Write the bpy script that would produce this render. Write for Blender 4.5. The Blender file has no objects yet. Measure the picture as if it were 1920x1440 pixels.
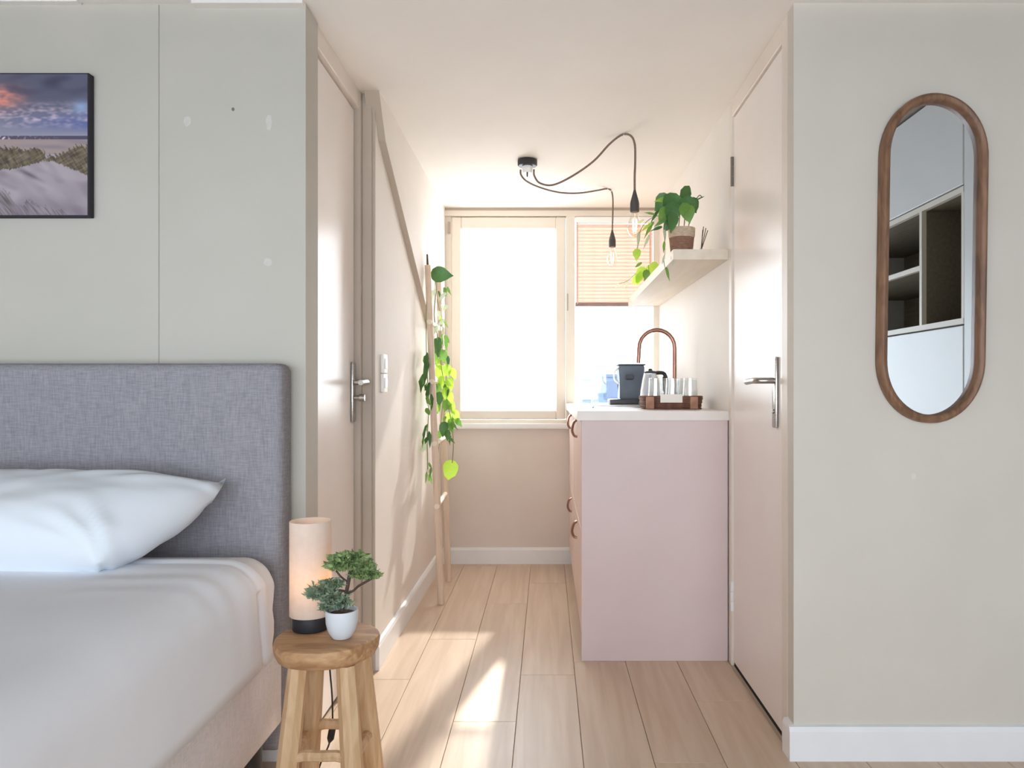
import bpy, bmesh, math, random
from mathutils import Vector, Matrix, noise

random.seed(7)
scene = bpy.context.scene
COL = scene.collection

# ------------------------------------------------------------------ camera, world, sun, exposure
FOCAL = 1400.0            # pixels, for a 1920 x 1440 frame
HC = 1.03                 # camera height
cam_d = bpy.data.cameras.new('camera')
cam_d.sensor_width = 36.0
cam_d.lens = FOCAL / 1920.0 * 36.0
cam_d.shift_x = (960 - 1026) / 1920.0
cam_d.shift_y = (731 - 720) / 1920.0
cam_d.clip_start = 0.02
cam_d.clip_end = 500
cam = bpy.data.objects.new('camera', cam_d)
COL.objects.link(cam)
cam.location = (0, 0, HC)
cam.rotation_euler = (math.radians(90), 0, 0)
scene.camera = cam

SKY_STRENGTH = 8.5
world = bpy.data.worlds.new('daylight')
scene.world = world
world.use_nodes = True
bg = world.node_tree.nodes['Background']
bg.inputs['Color'].default_value = (0.83, 0.94, 1.07, 1)
bg.inputs['Strength'].default_value = SKY_STRENGTH

sun_d = bpy.data.lights.new('sun', 'SUN')
sun_d.energy = 22.0
sun_d.color = (1.0, 0.97, 0.91)
sun_d.angle = math.radians(1.6)
sun = bpy.data.objects.new('sun', sun_d)
COL.objects.link(sun)
sun.rotation_euler = Vector((-0.30, -1.41, -1.0)).to_track_quat('-Z', 'Y').to_euler()

scene.view_settings.view_transform = 'Standard'
scene.view_settings.look = 'None'
scene.view_settings.gamma = 1.0
scene.view_settings.use_curve_mapping = False
scene.view_settings.exposure = -0.08
scene.cycles.use_denoising = True
scene.cycles.max_bounces = 12
scene.cycles.diffuse_bounces = 7
scene.cycles.transparent_max_bounces = 16
scene.cycles.caustics_reflective = False
scene.cycles.caustics_refractive = False
scene.cycles.sample_clamp_indirect = 8.0


def portal(name, loc, rot, sx, sy):
    d = bpy.data.lights.new(name, 'AREA')
    d.shape = 'RECTANGLE'
    d.size, d.size_y = sx, sy
    d.cycles.is_portal = True
    o = bpy.data.objects.new(name, d)
    COL.objects.link(o)
    o.location = loc
    o.rotation_euler = rot


# light enters through the room's own windows (sky portals, they give off no light themselves)
portal('kitchen_window_portal', (0.03, 4.56, 1.47), (math.radians(-90), 0, 0), 1.3, 1.25)
portal('rear_window_portal', (-0.65, -1.42, 1.01), (math.radians(90), 0, 0), 4.0, 1.7)


# ------------------------------------------------------------------ helpers
def lin(c):
    return tuple(((v / 255.0) / 12.92 if v / 255.0 <= 0.04045 else ((v / 255.0 + 0.055) / 1.055) ** 2.4) for v in c)


def at(x, y, Y):
    """photo direction (x, y) at the real distance Y"""
    return Vector(((x - 1026) / FOCAL * Y, Y, HC - (y - 731) / FOCAL * Y))


MATS = {}


def mat(name, col, rough=0.6, col2=None, nscale=8.0, stretch=(1, 1, 1), bump=0.0, bscale=None, metal=0.0,
        rand=0.0, spec=0.5, detail=4.0, translucent=0.0, coat=0.0, distort=0.0, contrast=None):
    m = bpy.data.materials.new(name)
    MATS[name] = m
    m.use_nodes = True
    nt = m.node_tree
    N, L = nt.nodes, nt.links
    b = N['Principled BSDF']
    c1 = lin(col)
    b.inputs['Base Color'].default_value = (*c1, 1)
    b.inputs['Roughness'].default_value = rough
    b.inputs['Metallic'].default_value = metal
    b.inputs['Specular IOR Level'].default_value = spec
    b.inputs['Coat Weight'].default_value = coat
    tc = N.new('ShaderNodeTexCoord')
    mp = N.new('ShaderNodeMapping')
    mp.inputs['Scale'].default_value = stretch
    L.new(tc.outputs['Object'], mp.inputs['Vector'])
    src = mp.outputs['Vector']
    if rand:
        oi = N.new('ShaderNodeObjectInfo')
        mul = N.new('ShaderNodeVectorMath'); mul.operation = 'SCALE'
        mul.inputs[0].default_value = (13.1, 7.7, 5.3)
        L.new(oi.outputs['Random'], mul.inputs['Scale'])
        ad = N.new('ShaderNodeVectorMath'); ad.operation = 'ADD'
        L.new(src, ad.inputs[0]); L.new(mul.outputs[0], ad.inputs[1])
        src = ad.outputs[0]
    colout = None
    if col2 is not None:
        nz = N.new('ShaderNodeTexNoise')
        nz.inputs['Scale'].default_value = nscale
        nz.inputs['Detail'].default_value = detail
        nz.inputs['Distortion'].default_value = distort
        L.new(src, nz.inputs['Vector'])
        rp = N.new('ShaderNodeValToRGB')
        lo, hi = contrast or (0.35, 0.65)
        rp.color_ramp.elements[0].position = lo
        rp.color_ramp.elements[1].position = hi
        rp.color_ramp.elements[0].color = (*c1, 1)
        rp.color_ramp.elements[1].color = (*lin(col2), 1)
        L.new(nz.outputs['Fac'], rp.inputs['Fac'])
        colout = rp.outputs['Color']
    if rand:
        hs = N.new('ShaderNodeHueSaturation')
        mr = N.new('ShaderNodeMapRange')
        mr.inputs['To Min'].default_value = 1 - rand
        mr.inputs['To Max'].default_value = 1 + rand
        L.new(oi.outputs['Random'], mr.inputs['Value'])
        L.new(mr.outputs[0], hs.inputs['Value'])
        if colout is not None:
            L.new(colout, hs.inputs['Color'])
        else:
            hs.inputs['Color'].default_value = (*c1, 1)
        colout = hs.outputs['Color']
    if colout is not None:
        L.new(colout, b.inputs['Base Color'])
    if bump:
        bz = N.new('ShaderNodeTexNoise')
        bz.inputs['Scale'].default_value = bscale or nscale
        bz.inputs['Detail'].default_value = 3
        L.new(src, bz.inputs['Vector'])
        bp = N.new('ShaderNodeBump')
        bp.inputs['Strength'].default_value = bump
        bp.inputs['Distance'].default_value = 0.004
        L.new(bz.outputs['Fac'], bp.inputs['Height'])
        L.new(bp.outputs['Normal'], b.inputs['Normal'])
    if translucent:
        tr = N.new('ShaderNodeBsdfTranslucent')
        tr.inputs['Color'].default_value = (*c1, 1)
        if colout is not None:
            L.new(colout, tr.inputs['Color'])
        mx = N.new('ShaderNodeMixShader')
        mx.inputs['Fac'].default_value = translucent
        L.new(b.outputs[0], mx.inputs[1]); L.new(tr.outputs[0], mx.inputs[2])
        L.new(mx.outputs[0], N['Material Output'].inputs['Surface'])
    return m


def glass(name, tint=(1, 1, 1), gloss=0.08, frosted=0.0, frost_col=(1, 1, 1)):
    m = bpy.data.materials.new(name)
    MATS[name] = m
    m.use_nodes = True
    nt = m.node_tree
    N, L = nt.nodes, nt.links
    N.remove(N['Principled BSDF'])
    tp = N.new('ShaderNodeBsdfTransparent'); tp.inputs['Color'].default_value = (*tint, 1)
    gl = N.new('ShaderNodeBsdfGlossy'); gl.inputs['Roughness'].default_value = 0.03
    lw = N.new('ShaderNodeLayerWeight'); lw.inputs['Blend'].default_value = 0.35
    ma = N.new('ShaderNodeMath'); ma.operation = 'MULTIPLY_ADD'
    ma.inputs[1].default_value = 0.55; ma.inputs[2].default_value = gloss
    L.new(lw.outputs['Facing'], ma.inputs[0])
    m1 = N.new('ShaderNodeMixShader')
    L.new(ma.outputs[0], m1.inputs['Fac'])
    L.new(tp.outputs[0], m1.inputs[1]); L.new(gl.outputs[0], m1.inputs[2])
    out = m1.outputs[0]
    if frosted:
        tr = N.new('ShaderNodeBsdfTranslucent'); tr.inputs['Color'].default_value = (*frost_col, 1)
        m2 = N.new('ShaderNodeMixShader'); m2.inputs['Fac'].default_value = frosted
        L.new(out, m2.inputs[1]); L.new(tr.outputs[0], m2.inputs[2])
        out = m2.outputs[0]
    L.new(out, N['Material Output'].inputs['Surface'])
    return m


def emit(name, col, strength):
    m = bpy.data.materials.new(name)
    MATS[name] = m
    m.use_nodes = True
    N, L = m.node_tree.nodes, m.node_tree.links
    N.remove(N['Principled BSDF'])
    e = N.new('ShaderNodeEmission')
    e.inputs['Color'].default_value = (*lin(col), 1)
    e.inputs['Strength'].default_value = strength
    L.new(e.outputs[0], N['Material Output'].inputs['Surface'])
    return m


WL = {}     # world position of each object's origin


def attach(o, parent):
    if parent is not None:
        o.parent = parent
        o.matrix_parent_inverse = Matrix.Translation(-WL[parent.name])


def props(o, label=None, cat=None, group=None, kind=None):
    if label: o['label'] = label
    if cat: o['category'] = cat
    if group: o['group'] = group
    if kind: o['kind'] = kind
    return o


def empty(name, loc, label=None, cat=None, group=None, kind=None, parent=None):
    o = bpy.data.objects.new(name, None)
    COL.objects.link(o)
    o.empty_display_size = 0.05
    o.location = loc
    WL[o.name] = Vector(loc)
    attach(o, parent)
    return props(o, label, cat, group, kind)


def build(name, bm, m, parent=None, smooth=False, **kw):
    """one bmesh in world coordinates -> one object whose origin is the centre of its bounds"""
    vs = [v.co for v in bm.verts]
    lo = Vector((min(v[i] for v in vs) for i in range(3)))
    hi = Vector((max(v[i] for v in vs) for i in range(3)))
    c = (lo + hi) / 2
    if parent is None:
        c.z = lo.z
    for v in bm.verts:
        v.co -= c
    bmesh.ops.recalc_face_normals(bm, faces=bm.faces)
    me = bpy.data.meshes.new(name)
    bm.to_mesh(me)
    bm.free()
    if smooth:
        me.polygons.foreach_set('use_smooth', [True] * len(me.polygons))
        if smooth != 'all':
            try:
                me.set_sharp_from_angle(angle=math.radians(40))
            except Exception:
                pass
    me.materials.append(MATS[m] if isinstance(m, str) else m)
    o = bpy.data.objects.new(name, me)
    COL.objects.link(o)
    o.location = c
    WL[o.name] = c
    attach(o, parent)
    return props(o, **kw)


def add_box(bm, x0, x1, y0, y1, z0, z1, bevel=0.0, seg=1):
    vs = [bm.verts.new((x, y, z)) for x in (x0, x1) for y in (y0, y1) for z in (z0, z1)]
    f = [(0, 1, 3, 2), (4, 6, 7, 5), (0, 4, 5, 1), (2, 3, 7, 6), (0, 2, 6, 4), (1, 5, 7, 3)]
    fs = [bm.faces.new([vs[i] for i in q]) for q in f]
    if bevel:
        es = list({e for q in fs for e in q.edges})
        bmesh.ops.bevel(bm, geom=es, offset=bevel, segments=seg, affect='EDGES', profile=0.5)


def box(name, b, m, parent=None, bevel=0.0, seg=1, **kw):
    bm = bmesh.new()
    add_box(bm, *b, bevel=bevel, seg=seg)
    return build(name, bm, m, parent, smooth=bool(bevel and seg > 1), **kw)


def add_prism(bm, pts, axis, a0, a1):
    """extrude a 2D outline along an axis: 'x' takes (y, z), 'y' takes (x, z), 'z' takes (x, y)"""
    def p(u, v, a):
        return {'x': (a, u, v), 'y': (u, a, v), 'z': (u, v, a)}[axis]
    A = [bm.verts.new(p(u, v, a0)) for u, v in pts]
    B = [bm.verts.new(p(u, v, a1)) for u, v in pts]
    n = len(pts)
    bm.faces.new(A)
    bm.faces.new(B[::-1])
    for i in range(n):
        bm.faces.new((A[i], B[i], B[(i + 1) % n], A[(i + 1) % n]))


def add_lathe(bm, prof, cx, cy, seg=24, caps=True):
    rings = []
    for r, z in prof:
        rings.append([bm.verts.new((cx + r * math.cos(2 * math.pi * k / seg), cy + r * math.sin(2 * math.pi * k / seg), z))
                      for k in range(seg)])
    for a, b in zip(rings, rings[1:]):
        for k in range(seg):
            bm.faces.new((a[k], a[(k + 1) % seg], b[(k + 1) % seg], b[k]))
    if caps:
        bm.faces.new(rings[0][::-1])
        bm.faces.new(rings[-1])


def lathe(name, prof, cx, cy, m, parent=None, seg=24, caps=True, **kw):
    bm = bmesh.new()
    add_lathe(bm, prof, cx, cy, seg, caps)
    return build(name, bm, m, parent, smooth=True, **kw)


def spline(pts, n=8):
    """Catmull-Rom through the points"""
    P = [Vector(p) for p in pts]
    P = [P[0] * 2 - P[1]] + P + [P[-1] * 2 - P[-2]]
    out = []
    for i in range(1, len(P) - 2):
        for k in range(n):
            t = k / n
            a, b, c, d = P[i - 1:i + 3]
            out.append(0.5 * ((2 * b) + (c - a) * t + (2 * a - 5 * b + 4 * c - d) * t * t + (3 * b - a - 3 * c + d) * t ** 3))
    out.append(P[-2])
    return out


def add_tube(bm, pts, r, seg=8, caps=True):
    pts = [Vector(p) for p in pts]
    n = len(pts)
    rs = r if isinstance(r, (list, tuple)) else [r] * n
    ref = Vector((0.31, 0.17, 0.93)).normalized()
    rings = []
    u = None
    for i, p in enumerate(pts):
        t = (pts[min(i + 1, n - 1)] - pts[max(i - 1, 0)]).normalized()
        if u is None:
            if abs(t.dot(ref)) > 0.95:
                ref = Vector((1, 0, 0))
            u = (ref - t * ref.dot(t)).normalized()
        else:
            u = (u - t * u.dot(t)).normalized()
        v = t.cross(u)
        rings.append([bm.verts.new(p + (u * math.cos(2 * math.pi * k / seg) + v * math.sin(2 * math.pi * k / seg)) * rs[i])
                      for k in range(seg)])
    for a, b in zip(rings, rings[1:]):
        for k in range(seg):
            bm.faces.new((a[k], a[(k + 1) % seg], b[(k + 1) % seg], b[k]))
    if caps:
        bm.faces.new(rings[0][::-1])
        bm.faces.new(rings[-1])


def tube(name, pts, r, m, parent=None, seg=8, **kw):
    bm = bmesh.new()
    add_tube(bm, pts, r, seg)
    return build(name, bm, m, parent, smooth=True, **kw)


def struct(name, b, m, parent=None, bevel=0.0):
    return box(name, b, m, parent, bevel, kind='structure' if parent is None else None)


# ------------------------------------------------------------------ materials
mat('wall_sage', (194, 188, 177), 0.75, (190, 185, 173), 3, bump=0.03, bscale=220)
mat('wall_greige', (212, 204, 192), 0.75, (208, 200, 187), 3, bump=0.03, bscale=220)
mat('wall_cream', (233, 227, 220), 0.7, (230, 223, 215), 3, bump=0.02, bscale=200)
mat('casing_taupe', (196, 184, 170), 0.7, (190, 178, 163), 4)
mat('wall_taupe', (222, 212, 203), 0.75, (218, 207, 197), 3)
mat('filler', (207, 203, 194), 0.8, (200, 196, 186), 60)
mat('paint_dark', (120, 112, 104), 0.8)
mat('ceiling_dimming', (150, 140, 128), 0.8, (142, 132, 120), 3)  # dark taupe for the unseen room ceiling, chosen to cut bounce light
mat('ceiling_white', (240, 235, 228), 0.8, (237, 231, 224), 2)
mat('door_paint', (240, 232, 226), 0.30, (238, 229, 222), 4, spec=0.5)
mat('frame_paint', (230, 220, 209), 0.45, (227, 216, 204), 5)
mat('white_trim', (238, 238, 238), 0.45, (234, 234, 234), 6)
mat('window_cream', (230, 221, 208), 0.5, (227, 217, 203), 6)
mat('window_brown', (176, 160, 146), 0.6)
mat('plank_oak', (212, 190, 167), 0.36, (199, 174, 149), 3.2, stretch=(9, 0.55, 1), rand=0.03, detail=8, distort=0.6, bump=0.05, bscale=10)
mat('floor_gap', (190, 166, 142), 0.8)
mat('black_gap', (28, 25, 24), 0.9)
mat('brushed_steel', (190, 186, 180), 0.28, metal=1.0, col2=(170, 166, 160), nscale=30, stretch=(1, 1, 12))
mat('hinge_steel', (150, 146, 140), 0.35, metal=1.0)
mat('pink_cabinet', (213, 195, 192), 0.5, (210, 191, 188), 4)
mat('pink_front', (220, 196, 186), 0.5, (217, 192, 182), 4)
mat('plinth', (130, 108, 104), 0.7)
mat('worktop_white', (228, 220, 212), 0.35, (224, 215, 206), 10)
mat('copper', (168, 128, 112), 0.3, metal=0.9, col2=(150, 110, 95), nscale=20)
mat('copper_dark', (150, 112, 98), 0.3, metal=0.8)
mat('shelf_wood', (228, 217, 200), 0.5, (220, 207, 188), 4, stretch=(6, 0.6, 6), detail=6)


def linen(name, c1, c2, scale):
    """woven cloth: fine threads both ways"""
    m = mat(name, c1, 0.95, spec=0.1)
    N, L = m.node_tree.nodes, m.node_tree.links
    tc = N.new('ShaderNodeTexCoord')
    facs = []
    for st in ((1.0, 1.0, 0.10), (0.10, 0.16, 1.0)):
        mp = N.new('ShaderNodeMapping'); mp.inputs['Scale'].default_value = st
        nz = N.new('ShaderNodeTexNoise'); nz.inputs['Scale'].default_value = scale; nz.inputs['Detail'].default_value = 2.0
        L.new(tc.outputs['Object'], mp.inputs['Vector']); L.new(mp.outputs[0], nz.inputs['Vector'])
        facs.append(nz.outputs['Fac'])
    ad = N.new('ShaderNodeMath'); ad.operation = 'ADD'
    L.new(facs[0], ad.inputs[0]); L.new(facs[1], ad.inputs[1])
    rp = N.new('ShaderNodeValToRGB')
    rp.color_ramp.elements[0].position = 0.36; rp.color_ramp.elements[1].position = 0.64
    rp.color_ramp.elements[0].color = (*lin(c1), 1); rp.color_ramp.elements[1].color = (*lin(c2), 1)
    hf = N.new('ShaderNodeMath'); hf.operation = 'MULTIPLY'; hf.inputs[1].default_value = 0.5
    L.new(ad.outputs[0], hf.inputs[0]); L.new(hf.outputs[0], rp.inputs['Fac'])
    b = N['Principled BSDF']
    L.new(rp.outputs['Color'], b.inputs['Base Color'])
    bp = N.new('ShaderNodeBump'); bp.inputs['Strength'].default_value = 0.35; bp.inputs['Distance'].default_value = 0.002
    L.new(hf.outputs[0], bp.inputs['Height']); L.new(bp.outputs['Normal'], b.inputs['Normal'])


linen('headboard_linen', (134, 132, 137), (158, 155, 159), 300)
linen('boxspring_linen', (221, 214, 213), (236, 229, 228), 320)
mat('bed_linen', (243, 245, 250), 0.9, (240, 242, 247), 6, bump=0.05, bscale=600, spec=0.15)
mat('sheet_white', (246, 243, 243), 0.9, (243, 240, 240), 8, spec=0.15)
mat('pillow_white', (232, 237, 242), 0.9, (229, 234, 239), 8, bump=0.05, bscale=500, spec=0.15)
mat('black_plastic', (34, 34, 36), 0.5)
mat('matte_black', (40, 40, 46), 0.6, (32, 32, 37), 12)
mat('cable_brown', (132, 112, 102), 0.8, (112, 94, 86), 200)
mat('socket_black', (74, 69, 67), 0.6)
mat('cable_black', (58, 52, 48), 0.7)
mat('stool_teak', (206, 164, 120), 0.6, (166, 122, 84), 5, stretch=(1.2, 9, 9), detail=7, distort=1.2, bump=0.15, bscale=12)
mat('stool_leg', (220, 188, 148), 0.6, (198, 160, 118), 6, stretch=(9, 9, 1.2), detail=6, distort=0.8, rand=0.05)
mat('mirror_wood', (146, 108, 80), 0.5, (112, 80, 58), 7, stretch=(6, 6, 1.2), detail=6, distort=1.0)
mat('ladder_wood', (228, 208, 188), 0.6, (214, 192, 170), 6, stretch=(10, 10, 1))
mat('rung_wood', (236, 222, 206), 0.6)
mat('pot_white', (226, 230, 234), 0.35, (220, 225, 229), 8)
mat('soil', (112, 82, 62), 0.95, (76, 54, 42), 120, bump=0.6)
mat('bark', (92, 76, 64), 0.9, (66, 54, 46), 80)
mat('bonsai_leaf', (104, 134, 84), 0.6, (184, 204, 140), 70, translucent=0.25, rand=0.06)
mat('bonsai_leaf_blue', (112, 138, 112), 0.65, (176, 190, 160), 70, translucent=0.2)
mat('leaf_dark', (58, 98, 52), 0.42, (88, 132, 70), 60, translucent=0.25, rand=0.15)
mat('leaf_mid', (100, 148, 66), 0.45, (136, 178, 84), 50, translucent=0.4, rand=0.1)
mat('leaf_bright', (172, 214, 72), 0.45, (196, 228, 104), 40, translucent=0.55, rand=0.08)
mat('leaf_pale', (176, 190, 160), 0.5, (200, 208, 184), 50, translucent=0.4, rand=0.05)
mat('stem_green', (128, 138, 92), 0.6)
mat('basket_cream', (214, 196, 172), 0.9, (186, 164, 138), 60, stretch=(1, 1, 6), bump=0.6, bscale=120)
mat('basket_brown', (160, 122, 100), 0.9, (128, 94, 76), 60, stretch=(1, 1, 6), bump=0.6, bscale=120)
mat('terracotta', (186, 118, 92), 0.85, (170, 102, 78), 30)
mat('wicker', (140, 98, 80), 0.8, (98, 66, 54), 30, stretch=(1, 1, 3), bump=0.6, bscale=90)
mat('wicker_light', (184, 140, 118), 0.8, (160, 116, 96), 30)
mat('card_white', (240, 234, 226), 0.8)
mat('machine_slate', (92, 102, 116), 0.4, (82, 92, 106), 8)
mat('machine_dark', (56, 60, 68), 0.45)
mat('switch_white', (246, 245, 243), 0.4)
mat('blind_slat', (240, 220, 208), 0.6, (236, 214, 202), 20, translucent=0.28)
mat('blind_rail', (150, 122, 118), 0.6)
mat('blind_head', (250, 248, 244), 0.5)
mat('blind_tape', (214, 178, 168), 0.8)
mat('canvas_edge', (48, 44, 50), 0.8)
mat('wardrobe_white', (226, 230, 232), 0.4, (222, 227, 229), 4)
mat('wardrobe_niche', (132, 124, 108), 0.7, (120, 112, 97), 10, stretch=(8, 1, 8))
mat('wardrobe_rail', (228, 224, 214), 0.5)
mat('facade_blue', (100, 114, 136), 0.9, (94, 108, 130), 0.3)
mat('facade_grey', (80, 92, 112), 0.9)
mat('facade_window', (66, 78, 98), 0.4)
mat('ground_grey', (86, 98, 112), 0.95, (78, 90, 104), 0.05)
mat('shade_paper', (246, 236, 226), 0.85, (242, 231, 220), 60, translucent=0.5)
mat('diffuser_white', (244, 240, 232), 0.5)
glass('clear_pane')
glass('frosted_pane', frosted=0.50, frost_col=(1.0, 0.99, 0.97))
glass('drinking', tint=(0.97, 0.98, 0.98), gloss=0.10)
glass('bulb_glass', tint=(1.0, 0.98, 0.94), gloss=0.06)
glass('carafe', tint=(0.93, 0.95, 0.96), gloss=0.16, frosted=0.25, frost_col=(0.9, 0.88, 0.86))
emit('bulb_warm', (255, 206, 150), 9.0)
emit('filament', (255, 214, 160), 40.0)
mm = bpy.data.materials.new('mirror_silver'); MATS['mirror_silver'] = mm
mm.use_nodes = True
_b = mm.node_tree.nodes['Principled BSDF']
_b.inputs['Metallic'].default_value = 1.0
_b.inputs['Roughness'].default_value = 0.01
_b.inputs['Base Color'].default_value = (0.88, 0.91, 0.92, 1)

# ------------------------------------------------------------------ room shell
CEIL = 2.11
YW = 2.085         # wall with the bed head and the mirror
YF = 4.43          # window wall of the kitchen nook
XL, XR = -2.75, 2.12
YB = -1.30

# floor: slab with individual planks on top
floor = struct('floor', (XL - 0.15, XR + 0.15, YB - 0.15, YF + 0.15, -0.12, -0.008), 'floor_gap')
PW, PL, GAP = 0.196, 1.28, 0.0015
bmp = bmesh.new()
add_box(bmp, -PW / 2 + GAP / 2, PW / 2 - GAP / 2, -PL / 2 + GAP / 2, PL / 2 - GAP / 2, -0.009, 0.0, bevel=0.0008)
plank_me = bpy.data.meshes.new('plank')
bmp.to_mesh(plank_me); bmp.free()
plank_me.materials.append(MATS['plank_oak'])
ncol = int((XR - XL) / PW) + 2
for i in range(ncol):
    x = XL + PW * (i + 0.5) - 0.09
    off = random.uniform(0, PL)
    y = YB - PL + off
    while y < YF + 0.05:
        # the hall is narrower than the room: skip boards that would lie outside it
        if not (y - PL / 2 > YW + 0.1 and (x < -0.95 or x > 0.95)):
            o = bpy.data.objects.new('plank', plank_me)
            COL.objects.link(o)
            o.location = (x, y + PL / 2, 0)
            WL[o.name] = o.location.copy()
            attach(o, floor)
        y += PL
ceiling = struct('ceiling', (XL - 0.15, XR + 0.15, 2.05, YF + 0.12, CEIL, CEIL + 0.12), 'ceiling_white')
struct('ceiling_room', (XL - 0.15, XR + 0.15, YB - 0.15, 2.05, CEIL, CEIL + 0.12), 'ceiling_dimming')  # out of view; coloured dark so the upper walls get less fill

# wall behind the bed: two boards with a visible seam, three filler spots and a screw hole
w = struct('wall_front_left', (XL, -0.70, YW + 0.003, YW + 0.12, 0, CEIL), 'wall_sage')
box('wall_panel', (XL, -1.0850, YW, YW + 0.02, 0, CEIL - 0.004), 'wall_sage', w, bevel=0.001)
box('wall_panel', (-1.0828, -0.674, YW, YW + 0.11, 0, CEIL - 0.004), 'wall_sage', w, bevel=0.001)
for px, py, rx, rz in ((352, 227, 0.012, 0.016), (505, 230, 0.010, 0.024), (503, 492, 0.014, 0.012), (745, 890, 0.0, 0.0)):
    if rx == 0:
        continue
    c = at(px, py, YW)
    bm = bmesh.new()
    n = 14
    ring = [(c.x + rx * math.cos(2 * math.pi * k / n) * random.uniform(0.75, 1.1),
             c.z + rz * math.sin(2 * math.pi * k / n) * random.uniform(0.75, 1.1)) for k in range(n)]
    add_prism(bm, ring, 'y', YW - 0.0008, YW + 0.002)
    build('filler_spot', bm, 'filler', w)
c = at(437, 205, YW)
bm = bmesh.new()
add_prism(bm, [(c.x + 0.004 * math.cos(k * math.pi / 4), c.z + 0.005 * math.sin(k * math.pi / 4)) for k in range(8)], 'y', YW - 0.0015, YW + 0.002)
build('screw', bm, 'paint_dark', w)
struct('trim_1', (XL, -1.30, YW - 0.022, YW, CEIL - 0.006, CEIL), 'ceiling_white')
struct('trim_2', (-0.98, -0.674, YW - 0.03, YW, CEIL - 0.015, CEIL), 'ceiling_white')

# wall with the mirror
w = struct('wall_front_right', (0.688, XR, YW, YW + 0.05, 0, CEIL), 'wall_greige')
box('wall_return', (0.688, 0.80, YW + 0.05, 2.135, 0, CEIL), 'wall_greige', w)
c = at(1713, 893, YW)
bm = bmesh.new()
add_prism(bm, [(c.x + 0.007 * math.cos(k * math.pi / 5), c.z + 0.009 * math.sin(k * math.pi / 5)) for k in range(10)], 'y', YW - 0.0006, YW + 0.002)
build('filler_spot', bm, 'wall_taupe', w)

# walls of the hall
struct('wall_hall_left', (-0.85, -0.632, 2.74, YF + 0.02, 0, CEIL), 'wall_cream')
bm = bmesh.new()
add_prism(bm, [(2.695, CEIL), (2.80, 1.966), (YF + 0.01, 1.075), (YF + 0.01, CEIL)], 'x', -0.66, -0.607)
wsl = build('wall_hall_slope', bm, 'wall_cream', kind='structure')
bm = bmesh.new()
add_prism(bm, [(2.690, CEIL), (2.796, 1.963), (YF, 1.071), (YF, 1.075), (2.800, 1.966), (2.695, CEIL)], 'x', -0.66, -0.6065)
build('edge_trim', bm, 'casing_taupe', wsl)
struct('wall_closet_left', (-1.2, -1.16, YW + 0.12, 2.85, 0, CEIL), 'wall_cream')
bm = bmesh.new()
add_prism(bm, [(0.691, 2.83), (0.664, YF + 0.02), (0.84, YF + 0.02), (0.84, 2.83)], 'z', 0, CEIL)
build('wall_hall_right', bm, 'wall_cream', kind='structure')
struct('wall_window', (-0.85, 0.84, YF, YF + 0.14, 0, 0.83), 'wall_taupe')
struct('wall_window_side', (-0.85, -0.612, YF, YF + 0.14, 0.83, CEIL), 'wall_cream')
struct('wall_window_end', (0.662, 0.84, YF, YF + 0.14, 0.83, CEIL), 'wall_cream')

# walls behind and beside the camera
struct('wall_side_left', (XL - 0.12, XL, YB, YW + 0.12, 0, CEIL), 'wall_greige')
struct('wall_side_right', (XR, XR + 0.12, YB, YW + 0.12, 0, CEIL), 'wall_greige')
wr = struct('wall_rear', (XL - 0.12, XR + 0.12, YB - 0.12, YB, 0, 0.16), 'wall_greige')
RZ0, RZ1, RX0, RX1 = 0.16, 1.86, -2.65, 1.35
box('wall_pier', (XL - 0.12, RX0, YB - 0.12, YB, RZ0, RZ1), 'wall_greige', wr)
box('wall_pier', (RX1, XR + 0.12, YB - 0.12, YB, RZ0, RZ1), 'wall_greige', wr)
box('wall_head', (XL - 0.12, XR + 0.12, YB - 0.12, YB, RZ1, CEIL), 'wall_greige', wr)
win = empty('window_2', (-0.65, YB - 0.06, RZ0), kind='structure')
for i in range(4):
    x = RX0 + (RX1 - RX0) * i / 3
    box('mullion', (x - 0.03, x + 0.03, YB - 0.09, YB - 0.03, RZ0, RZ1), 'white_trim', win)
for z in (RZ0 + 0.03, RZ1 - 0.03):
    box('rail', (RX0, RX1, YB - 0.09, YB - 0.03, z - 0.03, z + 0.03), 'white_trim', win)
for i in range(3):
    x = RX0 + (RX1 - RX0) / 3 * i
    box('pane', (x + 0.03, x + 1.30, YB - 0.065, YB - 0.06, RZ0 + 0.06, RZ1 - 0.06), 'clear_pane', win)

# baseboards
def baseboard(name, pts, m='white_trim'):
    bm = bmesh.new()
    add_prism(bm, pts[0], pts[1], pts[2], pts[3])
    build(name, bm, m, kind='structure')
def bprof(w0, s):
    return [(w0, 0.0), (w0 + s * 0.016, 0.0), (w0 + s * 0.016, 0.082), (w0 + s * 0.011, 0.094), (w0, 0.096)]
baseboard('baseboard_right', (bprof(YW, -1), 'x', 0.672, XR))
baseboard('baseboard_right_return', (bprof(0.688, -1), 'y', YW, 2.135))
baseboard('baseboard_left', (bprof(-0.632, 1), 'y', 2.74, YF))
baseboard('baseboard_window', (bprof(YF, -1), 'x', -0.616, 0.64))
baseboard('baseboard_bed', (bprof(YW, -1), 'x', XL, -0.68))

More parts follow.
